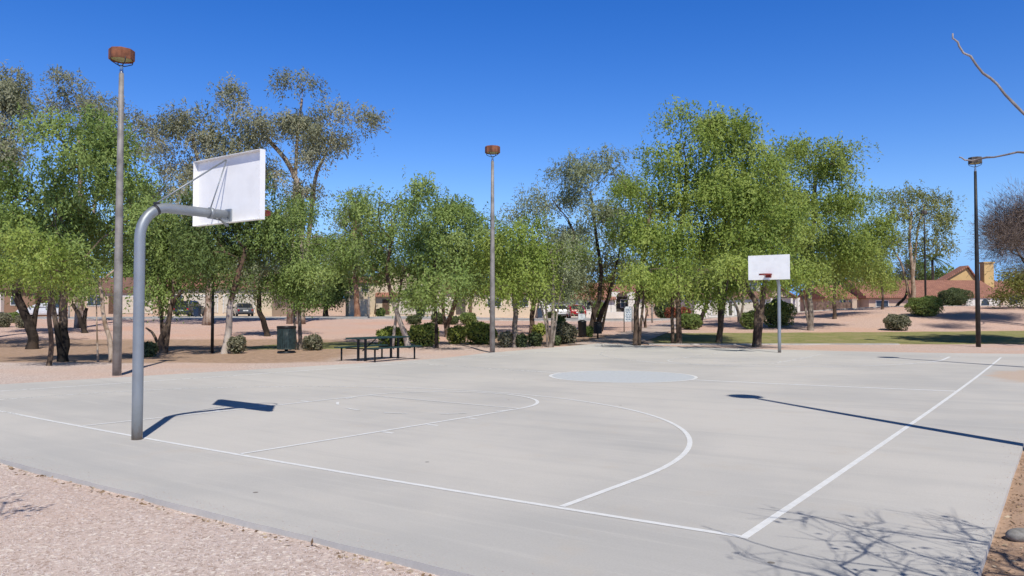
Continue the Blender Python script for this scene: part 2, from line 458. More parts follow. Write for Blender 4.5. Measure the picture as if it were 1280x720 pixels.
def marking(name, pts, wid=.05, extra=0.0, z=.002, closed=False, mat=None):
    """ribbon centred on a court polyline"""
    P = []
    for a, b in zip(pts[:-1], pts[1:]):
        L = math.dist(a, b); n = max(1, int(L/.25))
        for k in range(n): P.append((a[0] + (b[0]-a[0])*k/n, a[1] + (b[1]-a[1])*k/n))
    P.append(pts[-1]); V = []; W = []; Fc = []
    for i, p in enumerate(P):
        a = P[max(i-1, 0)]; b = P[min(i+1, len(P)-1)]
        if closed and i in (0, len(P)-1): a, b = P[-2], P[1]
        t = (b[0]-a[0], b[1]-a[1]); l = math.hypot(*t) or 1; nx_, ny_ = -t[1]/l, t[0]/l
        for s_ in (-1, 1):
            x, y = p[0] + nx_*wid/2*s_, p[1] + ny_*wid/2*s_
            V.append((x, y, gz(x, y) + z)); W.append(wear_at(x, y) + extra)
    for i in range(len(P)-1): Fc.append((2*i, 2*i+2, 2*i+3, 2*i+1))
    me = bpy.data.meshes.new(name); me.from_pydata(V, [], Fc)
    at = me.attributes.new('wear', 'FLOAT', 'POINT'); at.data.foreach_set('value', np.array(W, dtype=np.float32))
    me.materials.append(mat or WHITE); me.update()
    o = bpy.data.objects.new(name, me); COL.objects.link(o); o.parent = SLAB; return o
def arc(cx, cy, r, a0, a1, n=60):
    return [(cx + r*math.cos(math.radians(a0 + (a1-a0)*k/n)), cy + r*math.sin(math.radians(a0 + (a1-a0)*k/n))) for k in range(n+1)]
lw = .062
marking('sideline', [(HW, -lw/2), (HW, LEN)], lw, -.12)
marking('sideline', [(-HW, 0), (-HW, LEN)], lw, -.16)
marking('baseline', [(-HW, 0), (HW - lw/2, 0)], lw, -.14, z=.0030)
marking('baseline', [(-HW, LEN), (HW - lw/2, LEN)], lw, .18, z=.0030)
marking('halfway_line', [(RC, LEN/2), (HW - lw/2, LEN/2)], lw*2.1, -.2, z=.0026)
marking('halfway_line', [(-HW, LEN/2), (-RC, LEN/2)], lw*1.6, -.08, z=.0026)
def end_markings(flip):
    T = (lambda p: (-p[0], LEN - p[1])) if flip else (lambda p: p)
    ex = 0 if flip else -.10
    L3 = [(6.02, .04), (6.02, HY)] + arc(0, HY, 6.02, 0, 180, 90) + [(-6.02, HY), (-6.02, .04)]
    marking('three_point_line', [T(p) for p in L3], lw*1.5 if flip else lw, -.08, z=.0036)
    K = [(1.80, .04), (1.80, FT)] + arc(0, FT, 1.80, 0, 180, 50) + [(-1.80, FT), (-1.80, .04)]
    marking('key_line', [T(p) for p in K], lw, ex, z=.0042)
    marking('free_throw_line', [T((-1.77, FT)), T((1.77, FT))], lw*.8, ex + .1, z=.0048)
    for a in range(192, 345, 30):
        marking('dashed_arc', [T(p) for p in arc(0, FT, 1.80, a, a + 13, 6)], lw*.8, ex + .08, z=.0054)
    for y in (2.2, 3.1, 4.0):
        for s_ in (-1, 1):
            marking('lane_mark', [T((s_*1.84, y)), T((s_*2.05, y))], lw, ex + .05, z=.0022)
end_markings(False); end_markings(True)
def disc():
    V = [(0, LEN/2, gz(0, LEN/2) + .0018)]; W = [0]; n = 72; Fc = []
    for k in range(n):
        for r in (RC*.5, RC - .03):
            x, y = r*math.cos(2*PI*k/n), LEN/2 + r*math.sin(2*PI*k/n); V.append((x, y, gz(x, y) + .0018)); W.append(0)
    for k in range(n):
        a, b = 1 + 2*k, 1 + 2*((k+1) % n); Fc.append((0, a, b)); Fc.append((a, a+1, b+1, b))
    me = bpy.data.meshes.new('centre_circle'); me.from_pydata(V, [], Fc)
    at = me.attributes.new('wear', 'FLOAT', 'POINT'); at.data.foreach_set('value', np.array(W, dtype=np.float32))
    me.materials.append(BLUE); me.update()
    o = bpy.data.objects.new('centre_circle', me); COL.objects.link(o); o.parent = SLAB
disc()
marking('centre_circle_line', arc(0, LEN/2, RC - .02, 0, 360, 80), lw*1.3, -.2, z=.0034, closed=True)

# ------------------------------------------------------------------ road, kerbs, footpath
def strip(name, pts_l, pts_r, mat, dz=.03, thick=0.0):
    V = []; Fc = []; n = len(pts_l); m = 5
    for a, b in zip(pts_l, pts_r):
        for k in range(m+1):
            x = a[0] + (b[0]-a[0])*k/m; y = a[1] + (b[1]-a[1])*k/m; V.append((x, y, terrain(x, y) + dz))
    for i in range(n-1):
        for k in range(m):
            q = i*(m+1) + k; Fc.append((q, q+1, q+m+2, q+m+1))
    if thick:
        o = len(V)
        for i in range(n): x, y, z = V[i*(m+1)]; V.append((x, y, z - thick))
        for i in range(n-1): Fc.append((i*(m+1), (i+1)*(m+1), o+i+1, o+i))
        o = len(V)
        for i in range(n): x, y, z = V[i*(m+1)+m]; V.append((x, y, z - thick))
        for i in range(n-1): Fc.append((i*(m+1)+m, o+i, o+i+1, (i+1)*(m+1)+m))
    me = bpy.data.meshes.new(name); me.from_pydata(V, [], Fc); me.materials.append(mat); me.update()
    o = bpy.data.objects.new(name, me); COL.objects.link(o); struct(o); return o
ASPH = simple('asphalt', (.06, .06, .062), .9, 0, .25, 2.5, .3)
PAVE = simple('pavement_concrete', (.47, .45, .42), .9, 0, .12, 1.5, .15)
PATH = simple('path_concrete', (.56, .44, .37), .9, 0, .15, .9, .15)
xs = [x*1.5 for x in range(-60, 61)]
strip('road', [(x, 69.6) for x in xs], [(x, 76.6) for x in xs], ASPH, .03)
strip('kerb', [(x, 69.2) for x in xs], [(x, 69.6) for x in xs], PAVE, .10, .2)
strip('kerb', [(x, 76.6) for x in xs], [(x, 77.0) for x in xs], PAVE, .13, .2)
strip('pavement', [(x, 77.0) for x in xs], [(x, 79.2) for x in xs], PAVE, .125)
for u0, u1 in ((205, 335), (478, 600), (690, 735), (890, 960)):      # driveways
    q = [79.2 + k*1.2 for k in range(8)]
    strip('driveway', [(px(u0, 86), y) for y in q], [(px(u1, 86), y) for y in q], PAVE, .09)
pl, pr = [], []
for u, v, w_ in ((748, 433.5, 1.6), (770, 427, 1.5), (798, 419, 1.4), (822, 411, 1.3), (845, 404, 1.2), (868, 399.5, 1.2)):
    x, y, _ = gp(u, v); pl.append((x - w_, y)); pr.append((x + w_, y))
def refine(P, n=6):
    out = []
    for a, b in zip(P[:-1], P[1:]):
        out += [(a[0] + (b[0]-a[0])*k/n, a[1] + (b[1]-a[1])*k/n) for k in range(n)]
    return out + [P[-1]]
strip('footpath', refine(pl), refine(pr), PATH, .035)
ml = [(s, 36.8 + .02*(s - 8)) for s in np.arange(6.5, 19, .5)]
strip('mowing_strip', ml, [(a, b + .45) for a, b in ml], PAVE, .05, .1)

# ------------------------------------------------------------------ basketball hoops
GALV = simple('galvanised_steel', (.31, .335, .36), .48, .45, .07, 3)
def stain(m, z0, z1, col, amt):
    nt = m.node_tree; b = nt.nodes['Principled BSDF']; src = b.inputs['Base Color'].links[0].from_socket
    v = coords(nt); sx = nt.nodes.new('ShaderNodeSeparateXYZ'); nt.links.new(v, sx.inputs[0])
    n = noise(nt, coords(nt, 'Object', (1, 1, .3)), 14, 5, .7)
    ad = nt.nodes.new('ShaderNodeMath'); ad.operation = 'MULTIPLY_ADD'; ad.inputs[1].default_value = .5
    nt.links.new(n, ad.inputs[0]); nt.links.new(sx.outputs[2], ad.inputs[2])
    f = nt.nodes.new('ShaderNodeMath'); f.operation = 'MULTIPLY'; f.inputs[1].default_value = amt
    nt.links.new(ramp(nt, ad.outputs[0], z1, z0), f.inputs[0])
    nt.links.new(mixcol(nt, f.outputs[0], src, col), b.inputs['Base Color'])
stain(GALV, .25, .50, (.20, .14, .10), .75)
BOARD = simple('board_white', (.93, .92, .90), .45, 0, .03, 3)
def scuffs(m):
    nt = m.node_tree; b = nt.nodes['Principled BSDF']; src = b.inputs['Base Color'].links[0].from_socket
    n = noise(nt, coords(nt), 3.2, 6, .75); n2 = noise(nt, coords(nt, 'Object', (4, 4, .5)), 5, 4, .7)
    f = nt.nodes.new('ShaderNodeMath'); f.operation = 'MULTIPLY'; f.inputs[1].default_value = .35
    nt.links.new(ramp(nt, n, .56, .75), f.inputs[0])
    c = mixcol(nt, f.outputs[0], src, (.55, .52, .49))
    f2 = nt.nodes.new('ShaderNodeMath'); f2.operation = 'MULTIPLY'; f2.inputs[1].default_value = .30
    nt.links.new(ramp(nt, n2, .62, .78), f2.inputs[0])
    nt.links.new(mixcol(nt, f2.outputs[0], c, (.45, .36, .28)), b.inputs['Base Color'])
scuffs(BOARD)
RIM = simple('rim_red', (.28, .035, .03), .5, 0, .2, 8)
DARKM = simple('dark_clamp', (.05, .05, .055), .5, .3)
def make_hoop(name, loc, rotz, label):
    t = empty(name, loc, label, 'basketball hoop', 'basketball hoops at the two ends of the court', rotz)
    R = .065; ztop = 2.93
    pts = [(0, 0, -.15), (0, 0, .6), (0, 0, 1.4), (0, 0, 2.1), (0, 0, 2.52)]
    for k in range(1, 9):
        a = PI/2*k/8; pts.append((0, .36*(1 - math.cos(a)), 2.52 + (ztop - 2.52)*math.sin(a)))
    pts += [(0, .7, ztop), (0, 1.21, ztop)]
    MB().tube(pts, R, 20).build('pole', GALV, t)
    MB().tube([Vector(pts[9])*.5 + Vector(pts[10])*.5, pts[10]], R + .004, 18).box(-.018, .018, .18, .25, ztop + .0, ztop + .06).build('collar', DARKM, t)
    y = 1.27; z0, z1 = 2.82, 3.755; hw = .775
    b = MB()
    b.box(-hw, hw, y, y + .012, z0, z1)
    b.box(-hw, hw, y - .07, y, z1 - .006, z1); b.box(-hw, hw, y - .07, y, z0, z0 + .006)
    b.box(-hw, -hw + .006, y - .07, y, z0 + .006, z1 - .006); b.box(hw - .006, hw, y - .07, y, z0 + .006, z1 - .006)
    bd = b.build('backboard', BOARD, t)
    MB().box(-.075, .075, 1.245, 1.268, ztop - .09, ztop + .085, bev=.006).prism([(1.10, ztop - .05), (1.245, ztop - .05), (1.245, ztop - .16)], -.03, .03, axis='x').build('mounting_plate', GALV, t)
    MB().tube([(0, .21, ztop + .05), (0, 1.21, z1 - .06)], .011, 8).build('brace_rod', GALV, t)
    MB().tube([(.0, .98, ztop + R), (.0, 1.22, z1 - .06)], .009, 8).build('brace_rod', GALV, t)
    MB().tube([(.0, .98, ztop - R), (-.02, 1.23, z0 + .02)], .009, 8).build('brace_rod', GALV, t)
    MB().tube([(0, .955, ztop), (0, 1.005, ztop)], R + .012, 18).build('clamp', GALV, t)
    # rim
    zr = 3.02; yc = y + .012 + .15 + .23
    ring = [(.23*math.cos(2*PI*k/28), yc + .23*math.sin(2*PI*k/28), zr) for k in range(29)]
    r = MB().tube(ring, .012, 8, cap=False); r.tube([(p[0]*1.0, p[1], p[2] - .028) for p in ring], .009, 8, cap=False)
    r.box(-.11, .11, y + .012, y + .024, zr - .12, zr + .03)
    r.box(-.10, .10, y + .024, yc - .215, zr - .035, zr + .008)
    for s_ in (-1, 1): r.tube([(s_*.09, y + .02, zr - .10), (s_*.14, yc - .16, zr - .02)], .009, 8)
    for k in range(12):
        a = 2*PI*k/12; r.tube([(.235*math.cos(a), yc + .235*math.sin(a), zr - .03), (.235*math.cos(a), yc + .235*math.sin(a), zr - .055)], .005, 5)
    r.build('rim', RIM, t)
    return t
p1 = c2w(-.11, -.11)
hoop = make_hoop('basketball_hoop', p1, -YAW, 'nearer grey gooseneck hoop with white board seen from behind')
p2 = c2w(.14, LEN + .30)
dup(hoop, p2, -YAW + PI, 'far basketball hoop with white board and red rim facing the camera')

# ------------------------------------------------------------------ court lamps
POLE = simple('lamp_pole_grey', (.30, .275, .25), .6, .15, .2, 3, .05)
RUST = simple('lamp_head_rust', (.25, .09, .042), .65, .1, .25, 5)
BRONZE = simple('dark_bronze', (.035, .033, .032), .5, .3, .2, 4)
BRONZE2 = simple('bronze_head', (.12, .10, .085), .6, .2, .25, 5)
LENS = simple('lamp_lens', (.42, .40, .22), .3, 0, .1, 8)
STEEL = simple('bright_tenon', (.6, .6, .6), .25, .8)
def make_lamp(loc, h, label, pole_m, head_m, group, rb=.105, rt=.058, hr=.30):
    t = empty('court_lamp', loc, label, 'light pole', group)
    MB().tube([(0, 0, -.3), (0, 0, h*.33), (0, 0, h*.66), (0, 0, h - .60)], [rb, rb*.85 + rt*.15, rb*.4 + rt*.6, rt], 16).build('pole', pole_m, t)
    MB().tube([(0, 0, h - .60), (0, 0, h - .57), (0, 0, h - .43), (0, 0, h - .39)], [rt*.98, rt*.8, rt*.62, rt*.9], 14).build('tenon', STEEL, t)
    hd = MB(); a0 = PI/8
    hd.lathe([(0.001, h), (hr*.97, h), (hr, h - .02), (hr, h - .235), (hr*.985, h - .26), (hr*.93, h - .26), (hr*.93, h - .21)], 8, a0=a0, sm=False)
    head = hd.build('lamp_head', head_m, t)
    MB().lathe([(.001, h - .28), (hr*.5, h - .265), (hr*.9, h - .22)], 16).build('lens', LENS, head)
    for k in range(4):
        a = PI/4 + PI/2*k; c, s_ = math.cos(a), math.sin(a)
        MB().tube([(c*.03, s_*.03, h - .41), (c*.13, s_*.13, h - .375), (c*.25, s_*.25, h - .32), (c*.28, s_*.28, h - .22)], .012, 6).build('strut', DARKM, t)
    return t
GL = 'drum headed light poles around the court'
lp = Vector((-9.77, 19.2, 0)); lp.z = terrain(lp.x, lp.y)
lamp = make_lamp(lp, 8.12, 'tall grey light pole with rust drum head beside the nearer hoop', POLE, RUST, GL)
q = gp(615.5, 441)
dup(lamp, q, .35, 'grey light pole with rust drum head in the middle, behind the court edge', GL)
q = c2w(9.42, 5.2); q.z = terrain(q.x, q.y)
lamp2 = make_lamp(q, 8.12, 'light pole outside the right edge whose shadow crosses the sideline', BRONZE, BRONZE2, GL)
q = c2w(9.42, 19.9); q.z = terrain(q.x, q.y)
dup(lamp2, q, 0, 'light pole off the right edge whose thin shadow lies at the far end', GL)
q = gp(1222, 433.5)
lamp3 = dup(lamp2, q, .2, 'dark bronze light pole standing on gravel at the right', GL)
lamp3.scale = (.98, .98, (pz(196, q[1]) - q[2])/8.12)
q = (px(1157, 64), 64, terrain(px(1157, 64), 64))
l4 = dup(lamp2, q, 0, 'distant dark light pole on the mound beside the white eucalyptus trunk', GL)
l4.scale = (.8, .8, (pz(263, 64) - q[2])/8.12)
q = gp(266, 441)
l5 = dup(lamp2, q, 0, 'thin dark light pole left of the white leaning trunk, head lost in leaves', GL)
l5.scale = (.62, .62, .6)

# ------------------------------------------------------------------ picnic table, bins, signs
TGREEN = simple('table_green', (.022, .055, .055), .45, 0, .2, 6)
TBLACK = simple('frame_black', (.012, .013, .015), .4, .1, .2, 6)
def slab_perf(b, x0, x1, y0, y1, z, th, n, mi=0):
    """expanded-metal plank deck: long slats inside a rolled rim"""
    b.box(x0, x1, y0, y0 + .03, z - th, z, mi, .008); b.box(x0, x1, y1 - .03, y1, z - th, z, mi, .008)
    b.box(x0, x0 + .03, y0 + .03, y1 - .03, z - th, z, mi, .008); b.box(x1 - .03, x1, y0 + .03, y1 - .03, z - th, z, mi, .008)
    k = int((x1 - x0 - .06)/.075)
    for i in range(k):
        a = x0 + .03 + (x1 - x0 - .06)*(i + .08)/k; c = x0 + .03 + (x1 - x0 - .06)*(i + .92)/k
        b.box(a, c, y0 + .03, y1 - .03, z - .022, z - .005, mi)
def make_table():
    q = c2w(-9.15, 13.55); q.x -= .42; q.z = terrain(q.x, q.y) + .0
    a = math.atan2(.84, .54)
    t = empty('picnic_table', q, 'dark green metal picnic table with attached benches on the gravel edge', 'picnic table', None, a)
    L = 1.17
    b = MB(); slab_perf(b, -L, L, -.38, .38, .77, .045, 0); b.build('tabletop', TGREEN, t)
    for s_ in (-1, 1):
        b = MB(); slab_perf(b, -L*1.02, L*1.02, s_*.74 - .15, s_*.74 + .15, .46, .04, 0); b.build('bench_seat', TGREEN, t)
        for e in (-1, 1):
            MB().tube([(e*.98, s_*.74, -.1), (e*.98, s_*.74, .425)], .030, 10).build('bench_leg', TBLACK, t)
    for e in (-1, 1):
        for s_ in (-1, 1):
            MB().box(e*.80 - .035, e*.80 + .035, s_*.16 - .035, s_*.16 + .035, -.1, .725, bev=.008).build('table_leg', TBLACK, t)
        MB().tube([(e*.80, -.72, .40), (e*.80, .72, .40)], .022, 8).build('cross_arm', TBLACK, t)
        MB().tube([(e*.77, 0, .33), (e*.12, 0, .72)], .018, 8).build('brace', TBLACK, t)
make_table()
BING = simple('bin_green', (.03, .052, .05), .5, .1, .25, 9)
def make_bin(name, loc, label, r, h, mat, rim, legs):
    t = empty(name, loc, label, 'litter bin', 'litter bins')
    b = MB()
    z0 = .16 if legs else .30
    for k in range(28):      # vertical steel slats
        a = 2*PI*k/28; c, s_ = math.cos(a), math.sin(a); wd = 2*PI*r/28*.40
        rot = Matrix.Rotation(a, 3, 'Z')
        b.box(r - .008, r, -wd, wd, z0, h - .08, 0, 0, rot)
    b.lathe([(r*.985, z0), (r*1.005, z0), (r*1.005, z0 + .05), (r*.985, z0 + .05)], 28)
    b.build('slatted_body', mat, t)
    MB().lathe([(.001, z0 + .03), (r*.93, z0 + .03), (r*.94, h - .12), (r*.90, h - .12), (r*.89, z0 + .06), (.001, z0 + .06)], 24).build('liner', TBLACK, t)
    MB().lathe([(r*.82, h - .06), (r*.98, h - .10), (r*1.03, h - .09), (r*1.05, h - .04), (r*1.02, h), (r*.86, h), (r*.82, h - .03)], 28).build('rim', rim, t)
    if legs:
        MB().lathe([(.001, .10), (.07, .10), (.07, z0 + .03), (.001, z0 + .03)], 12).build('foot', TBLACK, t)
        MB().lathe([(.001, -.05), (r*.97, -.05), (r*.97, .06), (r*.9, .09), (.001, .10)], 24).build('base_ring', TBLACK, t)
    else:
        MB().lathe([(.001, -.05), (.10, -.05), (.10, .02), (.045, .04), (.045, z0 + .03), (.001, z0 + .03)], 14).build('post', TBLACK, t)
    return t
make_bin('litter_bin', gp(358.5, 441.5), 'large dark green slatted litter bin on the gravel beside thin trunk', .355, 1.06, BING, TBLACK, True)
q = gp(747, 424)
make_bin('litter_bin', q, 'small black litter bin on a single post, right of the dog waste station', .23, .95, simple('bin_black', (.02, .022, .026), .5), TBLACK, False)
# dog waste station
q = gp(727, 421)
t = empty('waste_station', q, 'dark dog waste station with a white sign plate among shrubs', 'waste station')
WPL = simple('sign_plate_white', (.72, .76, .78), .5, 0, .05)
SGREEN = simple('station_green', (.02, .06, .035), .5)
MB().box(-.035, .035, -.035, .035, -.2, 1.62, bev=.006).build('post', SGREEN, t)
MB().box(-.20, .20, -.06, -.04, .97, 1.33, bev=.004).build('sign_plate', WPL, t)
MB().box(-.14, .14, -.11, -.036, 1.36, 1.60, bev=.02).build('bag_dispenser', SGREEN, t)
b = MB().lathe([(.001, .02), (.20, .02), (.23, .10), (.24, .82), (.25, .84), (.25, .90), (.10, .96), (.001, .97)], 20, org=(0, -.30, 0)); b.build('waste_can', TBLACK, t)
# park rules sign (grey-white board, unreadable lines) on two legs
q = gp(785, 416)
t = empty('rules_sign', q, 'pale blue and white notice board on two thin legs beside the path', 'sign')
sh = pz(383, q[1]) - q[2]
sb = pz(402, q[1]) - q[2]; sw = 5.0*q[1]/F
for s_ in (-1, 1): MB().tube([(s_*sw, 0, -.2), (s_*sw, 0, sh)], .028, 8).build('leg', TBLACK, t)
pan = MB().prism([(-sw + .03, sb), (sw - .03, sb), (sw - .03, sh - .12), (sw*.55, sh - .01), (-sw*.55, sh - .01), (-sw + .03, sh - .12)], -.02, .015).build('board', WPL, t)
ink = simple('sign_ink', (.12, .20, .32), .6)
b = MB(); r_ = random.Random(4)
zz = sh - .2
while zz > sb + .1:
    x0 = -sw*.72 + r_.random()*.08
    while x0 < sw*.62:
        x1 = min(sw*.74, x0 + r_.uniform(.06, .16)); b.box(x0, x1, -.026, -.0205, zz, zz + .045); x0 = x1 + .045
    zz -= .105
b.build('notice_lines', ink, pan)

# ------------------------------------------------------------------ vegetation
LEAF = {
 'bright': leaf_mat('leaf_bright', (0.129, 0.185, 0.034), (0.302, 0.386, 0.084), (0.470, 0.526, 0.146), .40),
 'mid': leaf_mat('leaf_mid', (0.100, 0.150, 0.037), (0.237, 0.328, 0.090), (0.394, 0.481, 0.156), .38),
 'lime': leaf_mat('leaf_lime', (0.120, 0.174, 0.031), (0.294, 0.384, 0.079), (0.456, 0.516, 0.138), .40),
 'dark': leaf_mat('leaf_dark', (0.052, 0.081, 0.025), (0.132, 0.190, 0.057), (0.253, 0.322, 0.103), .32),
 'grey': leaf_mat('leaf_grey', (0.138, 0.161, 0.086), (0.287, 0.322, 0.178), (0.437, 0.471, 0.276), .34),
 'euc': leaf_mat('leaf_eucalyptus', (.135, .145, .085), (.28, .285, .175), (.44, .42, .29), .32),
 'eucg': leaf_mat('leaf_eucalyptus_green', (.13, .15, .045), (.27, .295, .10), (.42, .41, .18), .36),
 'twig': leaf_mat('twig_brown', (.09, .065, .055), (.17, .125, .105), (.25, .19, .16), 0),
 'olive': leaf_mat('leaf_olive', (0.108, 0.120, 0.036), (0.228, 0.240, 0.060), (0.348, 0.348, 0.102), .25),
 'shrubg': leaf_mat('shrub_green', (0.078, 0.124, 0.036), (0.195, 0.267, 0.075), (0.325, 0.390, 0.124), .35),
 'shruby': leaf_mat('shrub_yellowgreen', (0.156, 0.195, 0.039), (0.338, 0.397, 0.085), (0.494, 0.533, 0.156), .35),
 'shrubr': leaf_mat('shrub_greybrown', (0.092, 0.086, 0.057), (0.218, 0.207, 0.132), (0.345, 0.328, 0.218), .25),
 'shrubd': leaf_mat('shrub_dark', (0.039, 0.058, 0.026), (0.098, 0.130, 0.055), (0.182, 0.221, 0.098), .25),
 'flower': leaf_mat('flower_orange', (.12, .03, .015), (.28, .075, .04), (.42, .14, .08), .2),
}
BARK = {
 'brown': bark_mat('bark_brown', (.13, .09, .065), (.05, .036, .028), (.19, .14, .10)),
 'dark': bark_mat('bark_dark', (.045, .035, .028), (.02, .016, .013), (.08, .06, .045)),
 'grey': bark_mat('bark_grey', (.26, .215, .175), (.12, .095, .075), (.32, .27, .22)),
 'pale': bark_mat('bark_pale', (.50, .40, .31), (.33, .25, .18), (.22, .15, .10)),
 'euc': bark_mat('bark_eucalyptus', (.52, .44, .36), (.33, .25, .19), (.22, .15, .11)),
 'limed': bark_mat('bark_limed', (.16, .10, .07), (.08, .055, .04), None, (2.2, (.55, .47, .40))),
 'burnt': bark_mat('bark_burnt', (.24, .18, .13), (.12, .09, .065), None, (1.35, (.02, .017, .015))),
 'red': bark_mat('bark_red', (.30, .15, .09), (.15, .075, .045), (.35, .2, .13)),
}
def unit(a): return a/np.maximum(np.linalg.norm(a, axis=-1, keepdims=True), 1e-9)
def leaf_quads(P, Dr, l, wd, rng, N=None):
    N = unit(rng.normal(size=P.shape)) if N is None else N
    S_ = unit(np.cross(Dr, N) + 1e-6)
    l = l[:, None]; wd = wd[:, None]
    mid = P + Dr*l*.45
    return np.stack([P, mid + S_*wd, P + Dr*l, mid - S_*wd], 1)
def foliage(clusters, cr, n_per, kind, l, hang, rng, ctr):
    Ps, Ds, Ts, Ns = [], [], [], []
    for c, lc in zip(clusters, ctr):
        n = max(4, int(n_per*rng.uniform(.35, 1.65))); t0 = rng.normal(.55, .17)
        if hang > 0:
            per = 9; ns = max(1, n//per)
            st = c + rng.normal(size=(ns, 3))*np.array([cr, cr, cr*.6])*.62
            out = unit(st - lc)*np.array([1, 1, .25])
            Ln = hang*rng.uniform(.35, 1.25, ns)
            tt = (np.arange(per) + .5)/per
            pos = st[:, None, :] + out[:, None, :]*(Ln[:, None, None]*.35*np.sqrt(tt)[None, :, None])
            pos[:, :, 2] += .18*Ln[:, None]*tt - Ln[:, None]*tt**1.5
            pos = pos.reshape(-1, 3) + rng.normal(size=(ns*per, 3))*l*.3
            dr = unit(rng.normal(size=pos.shape)*.75 + np.array([0, 0, -.75]) + np.repeat(out, per, 0)*.35)
        elif kind == 'twig':
            pos = c + rng.normal(size=(n, 3))*cr*.7
            dr = unit(unit(pos - lc)*.9 + rng.normal(size=pos.shape)*.55)
        else:
            pos = c + rng.normal(size=(n, 3))*np.array([cr, cr, cr*.75])*.6
            dr = unit(rng.normal(size=pos.shape) + unit(pos - lc)*.5)
        Ns.append(unit(.55*unit(pos - c) + .85*unit(pos - lc) + .42*rng.normal(size=pos.shape) + np.array([0, -.1, .30])))
        Ps.append(pos); Ds.append(dr); Ts.append(np.clip(t0 + rng.normal(0, .07, len(pos)), 0, 1))
    global LAST_N; LAST_N = np.concatenate(Ns)
    return np.concatenate(Ps), np.concatenate(Ds), np.concatenate(Ts)
def skeleton(trunks, targets, r_tip, r0, rng, keep=None):
    """trunks: list of (points, r_base, r_top); targets joined to the nearest node; returns MB"""
    N = []; par = []; fixed = []; mb = MB()
    for pts, ra, rb in trunks:
        pts = [np.array(p, float) for p in pts]; dense = []
        for a, b in zip(pts[:-1], pts[1:]):
            for k in range(5): dense.append(a + (b - a)*k/5)
        dense.append(pts[-1])
        L = len(dense); base = len(N)
        for i in range(1, L-1): dense[i] = dense[i] + rng.normal(size=3)*ra*.16
        sm = [dense[0]] + [(dense[i-1] + 2*dense[i] + dense[i+1])/4 for i in range(1, L-1)] + [dense[-1]]
        rr = [ra + (rb - ra)*(i/(L-1))**.8 for i in range(L)]; rr[0] *= 1.35; rr[1] *= 1.08
        mb.tube(sm, rr, 9)
        for i in range(L):
            N.append(sm[i]); par.append(-1); fixed.append(True if i > L*.45 else None)
    A = np.array(N); ok = np.array([f is not None for f in fixed])
    paths = []
    for tg in targets:
        tg = np.array(tg, float)
        d = np.linalg.norm(A - tg, axis=1)
        cost = d + 1.2*np.maximum(0, A[:, 2] - tg[2] + .25*d) + np.where(ok, 0, 1e6)
        i = int(cost.argmin()); s_ = A[i]; L = d[i]
        if L < .15: continue
        n = 3 if L < 2.5 else 5
        j1 = rng.normal(size=3)*L*.10; up = np.array([0, 0, L*.13])
        new = []; pi = i
        for k in range(1, n+1):
            t = k/n; p = s_ + (tg - s_)*t + (j1 + up)*math.sin(PI*t)*(1 if k < n else 0) + (rng.normal(size=3)*L*.025 if k < n else 0)
            if keep and not keep(p): break
            new.append(p); N.append(p); par.append(pi); pi = len(N)-1
        if new:
            A = np.vstack([A, np.array(new)]); ok = np.concatenate([ok, np.ones(len(new), bool)])
            paths.append((i, list(range(len(N)-len(new), len(N)))))
    cnt = np.zeros(len(N))
    for i, idx in reversed(paths):
        cnt[idx[-1]] += 1
        for k in reversed(idx):
            q = par[k]
            if q >= 0: cnt[q] += cnt[k]
    for i, idx in paths:
        pts = [N[i]] + [N[k] for k in idx]
        rr = [min(r0, r_tip*max(1, cnt[k])**.47) for k in idx]
        mb.tube(pts, [rr[0]*1.05] + rr[:-1] + [r_tip*.6 if cnt[idx[-1]] <= 1 else rr[-1]], 5 if max(rr) < .05 else 7, cap=False)
    return mb
DENSE = 2.5
